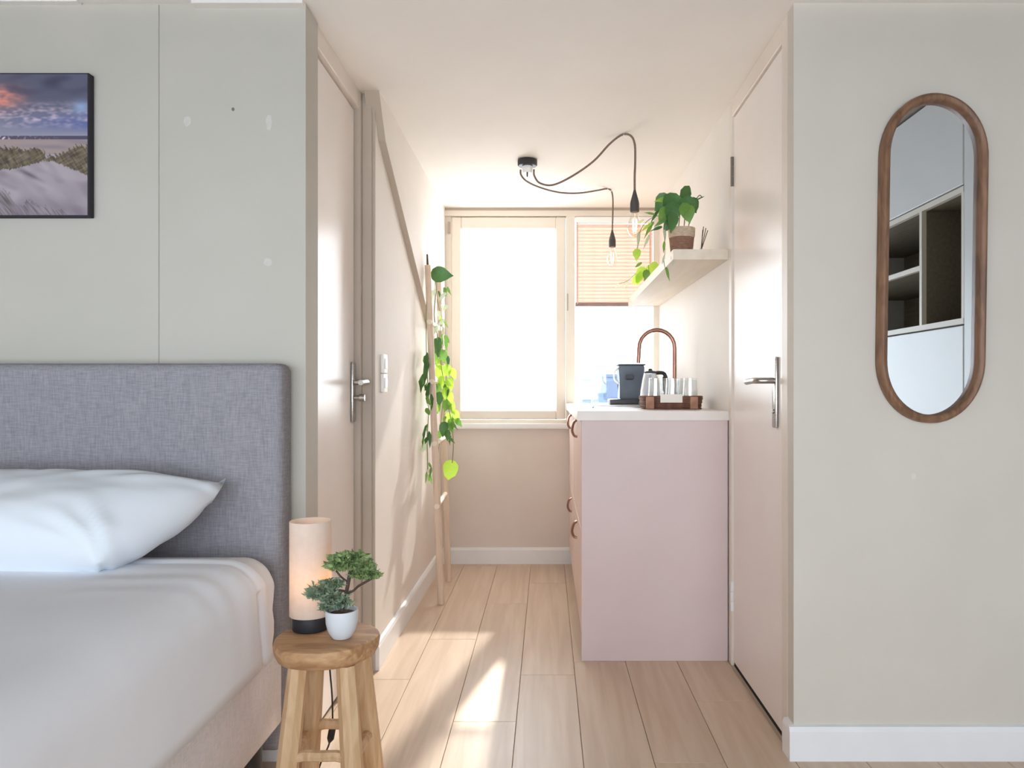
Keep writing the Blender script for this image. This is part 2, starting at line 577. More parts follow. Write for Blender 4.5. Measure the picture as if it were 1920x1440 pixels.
# ------------------------------------------------------------------ doors
def lever_set(door, xs, y, sgn, toY, z0, knob):
    """escutcheon plate, lever and turn piece on a door face at x = xs, sgn = direction into the hall"""
    f = xs + sgn * 0.0
    p = box('handle_plate', (min(f, f + sgn * 0.009), max(f, f + sgn * 0.009), y - 0.019, y + 0.019, z0 - 0.115, z0 + 0.10), 'brushed_steel', door, bevel=0.004, seg=2)
    a = Vector((f + sgn * 0.004, y, z0 + 0.028))
    pts = spline([a, a + Vector((sgn * 0.035, 0, 0)), a + Vector((sgn * 0.052, toY * 0.012, 0)), a + Vector((sgn * 0.056, toY * 0.05, 0)), a + Vector((sgn * 0.056, toY * 0.115, -0.003))], 5)
    tube('lever', pts, 0.0095, 'brushed_steel', door, seg=10)
    if knob:
        b = Vector((f + sgn * 0.004, y, z0 - 0.028))
        tube('turn_knob', [b, b + Vector((sgn * 0.022, 0, 0)), b + Vector((sgn * 0.024, 0, 0)), b + Vector((sgn * 0.042, 0, 0))], [0.008, 0.008, 0.013, 0.012], 'brushed_steel', door, seg=12)
    else:
        b = Vector((f + sgn * 0.007, y, z0 - 0.065))
        tube('keyhole', [b, b + Vector((sgn * 0.006, 0, 0))], 0.007, 'hinge_steel', door, seg=10)


d1 = box('door_1', (-0.737, -0.697, 2.205, 2.69, 0.012, 2.04), 'door_paint', kind='structure', bevel=0.002)
lever_set(d1, -0.697, 2.665, 1, -1, 1.03, True)
for z in (0.27, 0.93, 1.78):
    tube('hinge', [(-0.692, 2.222, z - 0.045), (-0.692, 2.222, z + 0.045)], 0.006, 'door_paint', d1)
f1 = empty('trim_3', (-0.70, 2.4, 0), kind='structure')
box('casing', (-0.76, -0.68, YW + 0.11, 2.20, 0, CEIL), 'frame_paint', f1, bevel=0.003)
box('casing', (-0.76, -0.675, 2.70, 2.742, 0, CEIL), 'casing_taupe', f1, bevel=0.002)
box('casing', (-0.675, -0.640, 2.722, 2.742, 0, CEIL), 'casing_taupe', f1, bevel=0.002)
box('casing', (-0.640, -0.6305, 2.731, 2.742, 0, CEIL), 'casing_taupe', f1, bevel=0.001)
box('casing_head', (-0.76, -0.68, 2.20, 2.70, 2.047, CEIL), 'frame_paint', f1, bevel=0.002)
box('threshold_gap', (-0.75, -0.70, 2.20, 2.70, 0.0, 0.010), 'paint_dark', f1)

d2 = box('door_2', (0.695, 0.735, 2.196, 2.782, 0.016, 2.042), 'door_paint', kind='structure', bevel=0.002)
lever_set(d2, 0.695, 2.262, -1, 1, 1.03, False)
for z, m in ((0.26, 'white_trim'), (1.845, 'hinge_steel')):
    for k in range(3):
        tube('hinge', [(0.690, 2.787, z - 0.055 + k * 0.037), (0.690, 2.787, z - 0.02 + k * 0.037)], 0.006, m, d2)
f2 = empty('trim_4', (0.70, 2.5, 0), kind='structure')
box('casing', (0.688, 0.76, 2.137, 2.192, 0, CEIL), 'frame_paint', f2, bevel=0.003)
box('casing', (0.688, 0.76, 2.786, 2.828, 0, CEIL), 'frame_paint', f2, bevel=0.003)
box('casing_head', (0.688, 0.76, 2.192, 2.786, 2.048, CEIL), 'frame_paint', f2, bevel=0.002)
box('threshold_gap', (0.698, 0.76, 2.192, 2.786, 0.0, 0.0145), 'black_gap', f2)  # black strip: shade of the gap under the door, put in as colour

# ------------------------------------------------------------------ kitchen window
w1 = empty('window_1', (0.03, YF + 0.05, 0.83), kind='structure')
Y0, Y1 = YF, YF + 0.075
box('frame_jamb', (-0.612, -0.572, Y0 + 0.02, Y1, 0.84, CEIL), 'window_cream', w1)
box('frame_jamb', (0.632, 0.664, Y0 + 0.01, Y1, 0.84, CEIL), 'window_cream', w1)
box('frame_head', (-0.612, 0.664, Y0, Y1, 2.062, CEIL), 'window_cream', w1, bevel=0.003)
box('frame_groove', (-0.612, 0.664, Y0 - 0.004, Y0 + 0.01, 2.095, CEIL), 'window_brown', w1)
box('frame_foot', (-0.612, 0.664, Y0 + 0.005, Y1, 0.83, 0.852), 'window_cream', w1)
box('mullion', (0.112, 0.165, Y0 + 0.005, Y1, 0.84, 2.07), 'window_cream', w1, bevel=0.003)
s = empty('sash', (-0.23, YF + 0.04, 0.855), parent=w1)
box('sash_stile', (-0.568, -0.512, Y0 + 0.008, Y1 - 0.01, 0.856, 2.058), 'window_cream', s, bevel=0.005)
box('sash_stile', (0.052, 0.110, Y0 + 0.008, Y1 - 0.01, 0.856, 2.058), 'window_cream', s, bevel=0.005)
box('sash_rail', (-0.512, 0.052, Y0 + 0.010, Y1 - 0.01, 0.856, 0.908), 'window_cream', s, bevel=0.005)
box('sash_rail', (-0.512, 0.052, Y0 + 0.010, Y1 - 0.01, 1.988, 2.058), 'window_cream', s, bevel=0.005)
box('pane', (-0.515, 0.055, Y0 + 0.04, Y0 + 0.046, 0.905, 1.991), 'frosted_pane', s)
box('bottom_rail', (0.165, 0.632, Y0 + 0.01, Y1, 0.852, 0.93), 'window_cream', w1, bevel=0.003)
box('pane', (0.160, 0.637, Y0 + 0.048, Y0 + 0.054, 0.925, 2.066), 'clear_pane', w1)
box('window_stay', (-0.590, -0.578, Y0 + 0.004, Y0 + 0.02, 1.96, 2.03), 'window_brown', w1, bevel=0.003)
tube('window_catch', [(0.121, Y0 - 0.004, 1.50), (0.121, Y0 - 0.012, 1.52), (0.121, Y0 - 0.012, 1.56), (0.121, Y0 - 0.004, 1.60)], 0.004, 'window_brown', w1)
tube('window_knob', [(0.085, Y0 + 0.01, 1.43), (0.085, Y0 - 0.008, 1.43), (0.085, Y0 - 0.014, 1.43)], [0.006, 0.006, 0.010], 'window_cream', w1, seg=10)
box('trim_5', (-0.600, 0.13, YF - 0.03, YF + 0.006, 0.800, 0.832), 'white_trim', kind='structure', bevel=0.004, seg=2)

# ------------------------------------------------------------------ blind in the fixed light
bl = empty('window_blind', (0.40, YF + 0.02, 1.53), 'half-lowered pale pink slatted blind in the window above the worktop', 'blind')
box('head_rail', (0.17, 0.628, YF + 0.008, YF + 0.034, 2.022, 2.06), 'blind_head', bl, bevel=0.003)
bm = bmesh.new()
add_prism(bm, [(-0.0088, -0.0128), (-0.0032, -0.0050), (0.0022, 0.0030), (0.0078, 0.0126), (0.0085, 0.0120), (0.0029, 0.0022), (-0.0025, -0.0058), (-0.0081, -0.0134)], 'x', -0.228, 0.228)
sl_me = bpy.data.meshes.new('slat'); bmesh.ops.recalc_face_normals(bm, faces=bm.faces)
bm.to_mesh(sl_me); bm.free(); sl_me.materials.append(MATS['blind_slat'])
z = 1.562
while z < 2.012:
    o = bpy.data.objects.new('slat', sl_me); COL.objects.link(o)
    o.location = (0.399, YF + 0.022, z); attach(o, bl)
    z += 0.0212
box('bottom_rail', (0.168, 0.630, YF + 0.010, YF + 0.034, 1.528, 1.550), 'blind_rail', bl, bevel=0.002)
for x in (0.180, 0.612):
    box('ladder_tape', (x - 0.004, x + 0.004, YF + 0.0085, YF + 0.0095, 1.54, 2.03), 'blind_tape', bl)

# ------------------------------------------------------------------ bed
BX0, BX1 = -2.34, -0.709
bed = empty('bed', (-1.52, 1.0, 0), 'box spring bed with grey linen headboard against the sage wall', 'bed')
bm = bmesh.new()
add_box(bm, BX0, BX1, 1.993, 2.082, 0.06, 1.101, bevel=0.022, seg=4)
build('headboard', bm, 'headboard_linen', bed, smooth=True)
bm = bmesh.new()
add_box(bm, BX0, BX1 + 0.004, -0.05, 1.990, 0.143, 0.342, bevel=0.012, seg=3)
build('bed_base', bm, 'boxspring_linen', bed, smooth=True)
for x, y in ((-0.76, 1.90), (-0.76, 0.08), (-2.28, 1.90), (-2.28, 0.08)):
    lathe('leg', [(0.026, 0.0), (0.030, 0.01), (0.034, 0.143)], x, y, 'black_plastic', bed, seg=16)


def soft_slab(name, x0, x1, y0, y1, z0, z1, rx, m, parent, fn, nx=70, ny=90, **kw):
    """a soft block: cross-section in x rounded at both top edges, closed underneath, displaced by fn(x, y, z, s)"""
    prof = []
    prof.append((x0, z0)); 
    for k in range(6):
        a = math.pi - k / 5 * math.pi / 2
        prof.append((x0 + rx + rx * math.cos(a), z1 - rx + rx * math.sin(a)))
    for k in range(1, nx):
        prof.append((x0 + rx + (x1 - x0 - 2 * rx) * k / nx, z1))
    for k in range(13):
        a = math.pi / 2 - k / 12 * math.pi / 2
        prof.append((x1 - rx + rx * math.cos(a), z1 - rx + rx * math.sin(a)))
    for k in range(1, 7):
        prof.append((x1, z1 - rx + (z0 - z1 + rx) * k / 6))
    bm = bmesh.new()
    rows = []
    for j in range(ny + 1):
        t = j / ny
        y = y0 + (y1 - y0) * t
        rows.append([bm.verts.new(fn(Vector((x, y, z)), t)) for x, z in prof])
    for a, b in zip(rows, rows[1:]):
        for k in range(len(prof) - 1):
            bm.faces.new((a[k], a[k + 1], b[k + 1], b[k]))
        bm.faces.new((a[-1], a[0], b[0], b[-1]))
    bm.faces.new(rows[0]); bm.faces.new(rows[-1][::-1])
    return build(name, bm, m, parent, smooth='all', **kw)


def mattress_fn(p, t):
    # rounded head end, gathered sheet at the corner
    e = max(0.0, (p.y - 1.90) / 0.085)
    q = p.copy()
    side = max(0.0, (q.x - (BX1 - 0.16)) / 0.16)
    if e > 0:
        q.z -= 0.05 * e * e * (1 if p.z > 0.45 else 0)
        if side > 0:
            q.x -= 0.05 * e * e * side
    if side > 0.4 and p.y > 1.5:
        q.x += 0.0025 * math.sin(p.z * 60 + p.y * 40) * (1 if p.z < 0.56 else 0.2)
    return q


soft_slab('mattress', BX0 + 0.005, BX1 + 0.008, -0.03, 1.985, 0.346, 0.602, 0.075, 'sheet_white', bed, mattress_fn)


def duvet_fn(p, t):
    q = p.copy()
    n1 = noise.noise(Vector((p.x * 2.2, p.y * 2.2, 3.1)))
    n2 = noise.noise(Vector((p.x * 5.0 + p.y * 3, p.y * 1.5, p.z * 3)))
    top = p.z > 0.55
    if top:
        q.z += 0.012 * n1 + 0.004 * n2
    else:
        q.x += 0.006 * n1 + 0.004 * n2
        q.z += 0.004 * n1
    # head edge runs in a gentle curve towards the side
    w = max(0.0, (t - 0.55) / 0.45)
    drop = max(0.0, min(1.0, (0.60 - p.z) / 0.25))
    q.y += w * (0.05 * drop)
    # long soft folds that run from the head corner down the side
    d = (p.x - BX1) + 0.25
    if d > 0 and p.y > 0.9:
        f = math.exp(-((p.y - 1.62 - 0.2 * drop) / 0.12) ** 2) * 0.0018
        q.z += f * math.sin(p.y * 60) * (1 - drop)
        q.x += f * math.sin(p.y * 60)
    # piped hem at the head end: a thin groove, then a rolled edge
    k = -0.007 * math.exp(-((t - 0.975) / 0.006) ** 2) - (0.006 if t > 0.997 else 0.0)
    if top: q.z += k
    else: q.x += k
    return q


soft_slab('duvet', BX0 - 0.01, BX1 + 0.026, 0.02, 1.815, 0.358, 0.622, 0.088, 'bed_linen', None, duvet_fn, nx=80, ny=240,
          label='white duvet spread smooth over the bed and down its side', cat='duvet')


def pillow(name, c, wx, wy, th, tilt, m, **kw):
    bm = bmesh.new()
    n = 44
    grid = {}
    R = Matrix.Rotation(tilt, 3, 'X')
    for side in (1, -1):
        for i in range(n + 1):
            for j in range(n + 1):
                u, v = -1 + 2 * i / n, -1 + 2 * j / n
                edge = i in (0, n) or j in (0, n)
                if side == -1 and edge:
                    grid[side, i, j] = grid[1, i, j]
                    continue
                # outline pulled in between the corners
                x = u * wx / 2 * (1 + 0.05 * (1 - v * v) * abs(u) ** 3) + 0.075 * v * max(0.0, u) ** 2
                y = v * wy / 2 * (1 - 0.10 * (1 - u * u) * abs(v) ** 3 + 0.06 * abs(u * v) ** 8)
                f = max(0.0, (1 - abs(u) ** 5.0)) ** 0.62 * max(0.0, (1 - abs(v) ** 3.0)) ** 0.5
                z = side * th / 2 * f
                r = abs(u) * abs(v)
                z += side * 0.010 * r * math.sin(9 * math.atan2(abs(v) - 1.15, abs(u) - 1.15) * 2.2) * f ** 0.4
                z += 0.010 * noise.noise(Vector((u * 2.1, v * 2.1, side * 5.0)))
                z += side * 0.004 * noise.noise(Vector((u * 6, v * 3, 2.0 + side))) * f
                z += 0.022 * max(0.0, u) ** 14 * max(0.0, v) ** 10
                grid[side, i, j] = bm.verts.new(Vector(c) + R @ Vector((x, y, z)))
    for side in (1, -1):
        for i in range(n):
            for j in range(n):
                q = [grid[side, i, j], grid[side, i + 1, j], grid[side, i + 1, j + 1], grid[side, i, j + 1]]
                bm.faces.new(q if side == 1 else q[::-1])
    return build(name, bm, m, smooth='all', **kw)


pillow('pillow', (-1.246, 1.785, 0.714), 0.68, 0.32, 0.200, math.radians(23), 'pillow_white',
       label='plump white pillow leaning against the grey headboard', cat='pillow')

# ------------------------------------------------------------------ canvas print
def canvas_colour(u, v):
    """u 0..1 left to right, v 0..1 bottom to top: dunes, marram grass, sea and an evening sky"""
    def n(a, b, s=0.0):
        return noise.noise(Vector((a, b, s)))
    def mix(a, b, t):
        t = max(0.0, min(1.0, t))
        return tuple(x + (y - x) * t for x, y in zip(a, b))
    s = (u - 0.59) / 0.41
    if v > 0.56:                                       # sky
        t = (v - 0.56) / 0.44
        c = mix((150, 148, 166), (92, 92, 112), t * 1.6)
        c = mix(c, (96, 106, 156), max(0, 1 - abs(t - 0.22) * 5) * (s * 1.1))
        cl = n(u * 16 + 3, v * 26, 1.0) * 0.6 + n(u * 40, v * 60, 4.0) * 0.5
        c = mix(c, (206, 184, 198), max(0, cl + 0.15) * 2.2 * max(0, 1 - abs(t - 0.34) * 4.0) * (1.1 - 0.5 * s))
        glow = math.exp(-((s - 0.02) / 0.22) ** 2 - ((t - 0.62) / 0.17) ** 2)
        c = mix(c, (226, 142, 124), glow * (0.95 + cl))
        c = mix(c, (66, 64, 86), max(0, n(u * 9, v * 14, 9.0) + 0.1) * max(0, t - 0.35) * 2.2)
        b_ = math.exp(-((s - 0.93) / 0.10) ** 2 - ((t - 0.46) / 0.10) ** 2)
        c = mix(c, (150, 176, 216), b_ * 0.8)
    elif v > 0.535:                                    # sea and the far shore
        c = mix((90, 80, 94), (78, 74, 96), s)
        w = max(0, n(u * 70, v * 50, 2.0)) * 2.2 * max(0, 1 - s * 1.4)
        c = mix(c, (222, 212, 220), w)
    elif v > 0.43:                                     # wet beach
        c = mix((164, 146, 142), (140, 128, 134), n(u * 6, v * 30) + s * 0.5)
    else:                                              # sand dunes
        c = mix((172, 160, 166), (134, 122, 132), n(u * 10, v * 8, 3.0) * 0.7 + (0.30 - v) * 2.2)
        c = mix(c, (112, 100, 108), max(0, n(u * 14 + v * 9, v * 12, 7.0)) * 0.8)
        d = abs(v - (0.315 - 0.30 * max(0, s - 0.25)))
        c = mix(c, (92, 84, 90), 0.7 * math.exp(-(d / 0.014) ** 2) * math.exp(-((s - 0.34) / 0.12) ** 2))
    fr = 0.034 * n(u * 120 + v * 50, v * 6, 8.0) + 0.016 * n(u * 260 - v * 90, v * 4, 3.0)
    if s < 0.52:                                       # tuft on the left
        top = 0.475 + 0.02 * n(u * 22, 0.3) - 0.10 * max(0, s - 0.36) + fr
        bot = 0.325 + 0.16 * max(0, s - 0.15) + 0.4 * fr
    else:                                              # tuft on the right
        top = 0.425 + 0.20 * max(0, s - 0.62) + 0.02 * n(u * 25, 1.3) + fr
        bot = 0.385 - 0.26 * max(0, s - 0.60) + 0.4 * fr
    if bot < v < top:
        q = n(u * 150 + v * 60, v * 14, 5.0) * 0.6 + n(u * 60 - v * 70, v * 20, 2.0) * 0.6
        c = mix(mix((70, 60, 52), (138, 124, 94), 0.45 + q), c, max(0, n(u * 40, v * 30, 6.0)) * 0.5)
    if v < 0.17 - 0.22 * s + 0.10 * n(u * 14, 1.0) + fr:
        q = n(u * 120 + v * 60, v * 14, 6.0)
        c = mix(c, (96, 87, 86), max(0, q + 0.25) * 1.1)
    return c


cz0, cz1 = 1.508, 1.905
cx0, cx1 = -1.866, -1.264
cv = empty('canvas_print', (-1.565, YW, cz0), 'canvas print of dunes and an evening sea above the bed', 'picture')
box('canvas_body', (cx0, cx1, YW - 0.025, YW - 0.001, cz0, cz1), 'canvas_edge', cv, bevel=0.002)
NX, NZ = 380, 200
bm = bmesh.new()
cl = bm.loops.layers.float_color.new('print')
vv = [[bm.verts.new((cx0 + 0.004 + (cx1 - cx0 - 0.008) * i / NX, YW - 0.0256, cz0 + 0.004 + (cz1 - cz0 - 0.008) * j / NZ)) for i in range(NX + 1)] for j in range(NZ + 1)]
for j in range(NZ):
    for i in range(NX):
        f = bm.faces.new((vv[j][i], vv[j][i + 1], vv[j + 1][i + 1], vv[j + 1][i]))
        for lp, (a, b) in zip(f.loops, ((i, j), (i + 1, j), (i + 1, j + 1), (i, j + 1))):
            lp[cl] = (*lin(canvas_colour(a / NX, b / NZ)), 1)
pm = bpy.data.materials.new('canvas_picture'); MATS['canvas_picture'] = pm
pm.use_nodes = True
_n = pm.node_tree.nodes.new('ShaderNodeVertexColor'); _n.layer_name = 'print'
pm.node_tree.links.new(_n.outputs['Color'], pm.node_tree.nodes['Principled BSDF'].inputs['Base Color'])
pm.node_tree.nodes['Principled BSDF'].inputs['Roughness'].default_value = 0.7
build('printed_face', bm, 'canvas_picture', cv)

# ------------------------------------------------------------------ stool with lamp and little tree
SX, SY, SZ = -0.519, 1.76, 0.452
st = empty('wooden_stool', (SX, SY, 0), 'round teak stool beside the bed, holding the lamp', 'stool')
bm = bmesh.new()
prof = [(0.0, SZ - 0.048), (0.098, SZ - 0.048), (0.110, SZ - 0.043), (0.117, SZ - 0.030), (0.1195, SZ - 0.014), (0.117, SZ - 0.004), (0.111, SZ), (0.0, SZ)]
add_lathe(bm, [(max(r, 0.001), z) for r, z in prof], SX, SY, 40)
for v in bm.verts:
    d = Vector((v.co.x - SX, v.co.y - SY, 0))
    a = math.atan2(d.y, d.x)
    k = 1 + 0.018 * math.sin(2 * a + 0.6) + 0.010 * math.sin(5 * a)
    v.co.x, v.co.y = SX + d.x * k, SY + d.y * k
build('seat', bm, 'stool_teak', st, smooth=True)


def add_leg(bm, p0, p1, w0, w1, rot=0.0):
    """a square tapered leg with chamfered edges from p0 (bottom) to p1 (top)"""
    rings = []
    for p, w_ in ((p0, w0), (p1, w1)):
        ring = []
        for k in range(8):
            a = math.pi / 8 + k * math.pi / 4 + rot
            s_ = w_ / 2 / math.cos(math.pi / 8) * (1.12 if k % 2 else 1.12)
            ring.append(bm.verts.new((p[0] + s_ * math.cos(a), p[1] + s_ * math.sin(a), p[2])))
        rings.append(ring)
    a, b = rings
    for k in range(8):
        bm.faces.new((a[k], a[(k + 1) % 8], b[(k + 1) % 8], b[k]))
    bm.faces.new(a[::-1]); bm.faces.new(b)


legs = {}
for sx in (-1, 1):
    for sy in (-1, 1):
        b = Vector((SX + 0.008 + sx * 0.088, SY + sy * 0.098, 0.0))
        t = Vector((SX + 0.008 + sx * 0.054, SY + sy * 0.062, SZ - 0.046))
        legs[sx, sy] = (b, t)
        bm = bmesh.new()
        add_leg(bm, b, t, 0.044, 0.038)
        build('leg', bm, 'stool_leg', st)


def legp(k, z):
    b, t = legs[k]
    return b + (t - b) * (z / (SZ - 0.046))


for a, b, z in (((-1, 1), (1, 1), 0.20), ((-1, -1), (1, -1), 0.20), ((-1, -1), (-1, 1), 0.185), ((1, -1), (1, 1), 0.185)):
    p, q = legp(a, z), legp(b, z)
    bm = bmesh.new()
    mid = (p + q) / 2 + Vector((0, 0, 0.006))
    pts = [p, p + (mid - p) * 0.5 + Vector((0, 0, 0.004)), mid, q + (mid - q) * 0.5 + Vector((0, 0, 0.004)), q]
    add_tube(bm, pts, 0.0125, 8)
    build('stretcher', bm, 'stool_leg', st, smooth=True)

LX, LY = -0.572, 1.805
lamp = empty('table_lamp', (LX, LY, SZ), 'lit cylinder table lamp with black base on the stool', 'lamp')
lathe('base', [(0.041, SZ + 0.001), (0.0425, SZ + 0.004), (0.0425, SZ + 0.038), (0.040, SZ + 0.041)], LX, LY, 'matte_black', lamp, seg=36)
bm = bmesh.new()
ro, ri = 0.0490, 0.0475
add_lathe(bm, [(ri, SZ + 0.036), (ro, SZ + 0.036), (ro, SZ + 0.262), (ri, SZ + 0.262), (ri, SZ + 0.036)], LX, LY, 40, caps=False)
build('lamp_shade', bm, 'shade_paper', lamp, smooth=True)
lathe('bulb', [(0.002, SZ + 0.092), (0.012, SZ + 0.096), (0.017, SZ + 0.108), (0.019, SZ + 0.122), (0.014, SZ + 0.138), (0.004, SZ + 0.146)], LX + 0.012, LY, 'bulb_warm', lamp, seg=16)
lathe('bulb_holder', [(0.016, SZ + 0.040), (0.016, SZ + 0.080), (0.012, SZ + 0.093)], LX + 0.012, LY, 'diffuser_white', lamp, seg=16)
cpts = spline([(LX + 0.004, LY + 0.042, SZ + 0.010), (LX + 0.012, 1.872, SZ + 0.005), (LX + 0.016, 1.900, SZ - 0.03), (-0.555, 1.905, 0.326), (-0.549, 1.905, 0.25),
               (-0.548, 1.905, 0.176), (-0.556, 1.905, 0.128), (-0.574, 1.905, 0.088), (-0.60, 1.93, 0.03), (-0.64, 1.96, 0.006), (-0.69, 2.03, 0.005)], 5)
tube('cord', cpts, 0.0022, 'cable_black', lamp, seg=6)
tube('cord_switch', [(-0.546, 1.905, 0.180), (-0.547, 1.905, 0.172), (-0.553, 1.905, 0.140), (-0.556, 1.905, 0.130)], [0.004, 0.009, 0.009, 0.003], 'black_plastic', lamp, seg=8)

TX, TY = -0.479, 1.742
pot = empty('potted_bonsai', (TX, TY, SZ), 'small green bonsai in a white cup on the stool', 'plant')
bm = bmesh.new()
add_lathe(bm, [(0.002, SZ + 0.001), (0.021, SZ + 0.001), (0.024, SZ + 0.004), (0.032, SZ + 0.018), (0.0365, SZ + 0.036), (0.0375, SZ + 0.055), (0.0372, SZ + 0.066),
               (0.0345, SZ + 0.066), (0.0345, SZ + 0.055), (0.030, SZ + 0.050), (0.002, SZ + 0.050)], TX, TY, 36)
build('pot', bm, 'pot_white', pot, smooth=True)
lathe('pot_foot', [(0.020, SZ + 0.0005), (0.022, SZ + 0.003)], TX, TY, 'matte_black', pot, seg=24)
bm = bmesh.new()
add_lathe(bm, [(0.0335, SZ + 0.0505), (0.030, SZ + 0.057), (0.016, SZ + 0.061), (0.002, SZ + 0.062)], TX, TY, 20)
build('soil', bm, 'soil', pot, smooth=True)


def T(x, y, dy=0.0):
    return at(x, y, TY + dy)


tr = tube('trunk', spline([T(640, 1152), T(643, 1138), T(648, 1122), T(650, 1108, 0.004), T(653, 1092), T(656, 1075), T(660, 1062)], 4), 0.0045, 'bark', pot, seg=7)
tube('branch', spline([T(650, 1110), T(638, 1107), T(625, 1108), T(608, 1112)], 4), 0.0028, 'bark', tr, seg=6)
tube('branch', spline([T(650, 1112), T(662, 1108), T(672, 1099), T(688, 1090), T(698, 1084)], 4), 0.0028, 'bark', tr, seg=6)
tube('branch', spline([T(653, 1092), T(640, 1082), T(630, 1070)], 4), 0.0022, 'bark', tr, seg=6)
tube('branch', spline([T(646, 1128), T(630, 1126), T(612, 1130)], 4), 0.0022, 'bark', tr, seg=6)


def foliage(name, blobs, m, count, parent, size):
    bm = bmesh.new()
    rnd = random.Random(count)
    tot = sum(b[3] for b in blobs)
    for cx, cy, rx, wgt, ry in blobs:
        for _ in range(int(count * wgt / tot)):
            while True:
                u = Vector((rnd.uniform(-1, 1), rnd.uniform(-1, 1), rnd.uniform(-1, 1)))
                if 0.30 < u.length < 1.05: break
            p = T(cx + u.x * rx, cy + u.z * ry, u.y * rx / 802)
            d = (u + Vector((rnd.uniform(-.6, .6), rnd.uniform(-.6, .6), rnd.uniform(-0.2, 0.9)))).normalized()
            s_ = d.cross(Vector((rnd.uniform(-1, 1), rnd.uniform(-1, 1), rnd.uniform(-1, 1)))).normalized()
            l_, w_ = size * rnd.uniform(0.7, 1.3), size * 0.24
            nrm = d.cross(s_) * (size * 0.12)
            a = bm.verts.new(p); b = bm.verts.new(p + d * l_ * 0.5 + s_ * w_ + nrm); c = bm.verts.new(p + d * l_); e = bm.verts.new(p + d * l_ * 0.5 - s_ * w_ + nrm)
            bm.faces.new((a, b, c)); bm.faces.new((a, c, e))
    return build(name, bm, m, parent, kind='stuff')


foliage('foliage', [(640, 1050, 22, 3, 13), (662, 1044, 20, 3, 12), (680, 1062, 18, 3, 14), (648, 1064, 24, 3, 10), (695, 1078, 14, 2.4, 12), (676, 1080, 16, 1.5, 9), (628, 1062, 12, 1.2, 12)], 'bonsai_leaf', 900, pot, 0.0170)
foliage('foliage', [(622, 1096, 16, 3, 13), (600, 1108, 18, 3, 14), (618, 1122, 18, 3, 12), (590, 1118, 11, 1.5, 12), (612, 1140, 9, 1.6, 10), (640, 1122, 12, 1.6, 12), (648, 1135, 8, 0.8, 10), (632, 1138, 9, 0.9, 9)], 'bonsai_leaf_blue', 760, pot, 0.0165)

# ------------------------------------------------------------------ mirror
MX, MZ = 1.0665, 1.394
mir = empty('wall_mirror', (MX, YW, MZ), 'tall oval mirror with a brown wooden frame on the greige wall', 'mirror')


def stadium(w_, h_, e=2.3, n=64):
    """rounded-end oval of half width w_ and half height h_"""
    re = w_ * 1.22
    pts = []
    for k in range(n // 2 + 1):
        a = math.pi * k / (n // 2)
        pts.append((w_ * math.cos(a), h_ - re + re * abs(math.sin(a)) ** (2 / 2.1)))
    for k in range(n // 2 + 1):
        a = math.pi + math.pi * k / (n // 2)
        pts.append((w_ * math.cos(a), -h_ + re - re * abs(math.sin(a)) ** (2 / 2.1)))
    return pts


bm = bmesh.new()
hw, hh = 0.1475, 0.456
sections = [(0.0, YW - 0.002), (0.0, YW - 0.024), (0.004, YW - 0.032), (0.010, YW - 0.035), (0.018, YW - 0.033), (0.0225, YW - 0.028), (0.0235, YW - 0.008)]
rings = []
for off, y in sections:
    rings.append([bm.verts.new((MX + x, y, MZ + z)) for x, z in stadium(hw - off, hh - off)])
for a, b in zip(rings, rings[1:]):
    for k in range(len(a)):
        bm.faces.new((a[k], a[(k + 1) % len(a)], b[(k + 1) % len(a)], b[k]))
bmesh.ops.remove_doubles(bm, verts=bm.verts, dist=1e-5)
build('mirror_frame', bm, 'mirror_wood', mir, smooth=True)
bm = bmesh.new()
add_prism(bm, [(MX + x, MZ + z) for x, z in stadium(hw - 0.0225, hh - 0.0225)], 'y', YW - 0.010, YW - 0.004)
bmesh.ops.remove_doubles(bm, verts=bm.verts, dist=1e-5)
build('mirror_glass', bm, 'mirror_silver', mir)
mir.rotation_euler = (0, math.radians(0.9), 0)

# ------------------------------------------------------------------ wardrobe that the mirror shows
WX = 1.425
wd = empty('fitted_wardrobe', (WX, 0.9, 0), 'white fitted wardrobe with open beige niches, seen in the mirror', 'wardrobe')
NZ0, NZ1 = 1.277, 1.710
YD, YE, YS = 1.589, 0.30, 2.064
WB = 1.86
box('end_panel', (WX, WB, YD + 0.008, YS, 0.0, 2.105), 'wardrobe_white', wd, bevel=0.002)
for y0, y1 in ((0.915, YD + 0.002), (0.305, 0.910)):
    box('door', (WX, WX + 0.02, y0, y1, 0.06, NZ0 - 0.026), 'wardrobe_white', wd, bevel=0.002)
    box('door', (WX, WX + 0.02, y0, y1, NZ1 + 0.026, 2.10), 'wardrobe_white', wd, bevel=0.002)
for nm, z0 in (('niche_floor', NZ0 - 0.020), ('niche_top', NZ1)):
    box(nm, (WX + 0.020, WB, YE, YD, z0, z0 + 0.020), 'wardrobe_niche', wd)
    box('front_rail', (WX + 0.002, WX + 0.020, YE, YD, z0, z0 + 0.020), 'wardrobe_rail', wd)
box('niche_back', (WB - 0.02, WB, YE, YD, NZ0, NZ1), 'wardrobe_niche', wd)
box('side_rail', (WX + 0.002, WX + 0.020, YD - 0.012, YD + 0.004, NZ0, NZ1), 'wardrobe_rail', wd)
box('side_lining', (WX + 0.020, WB - 0.02, YD - 0.006, YD + 0.004, NZ0, NZ1), 'wardrobe_niche', wd)
DV = 1.296
box('divider', (WX + 0.002, WB - 0.02, DV - 0.009, DV + 0.009, NZ0, NZ1), 'wardrobe_rail', wd)
box('divider_lining', (WX + 0.020, WB - 0.02, DV + 0.009, DV + 0.012, NZ0, NZ1), 'wardrobe_niche', wd)
box('divider_lining', (WX + 0.020, WB - 0.02, DV - 0.012, DV - 0.009, NZ0, NZ1), 'wardrobe_niche', wd)
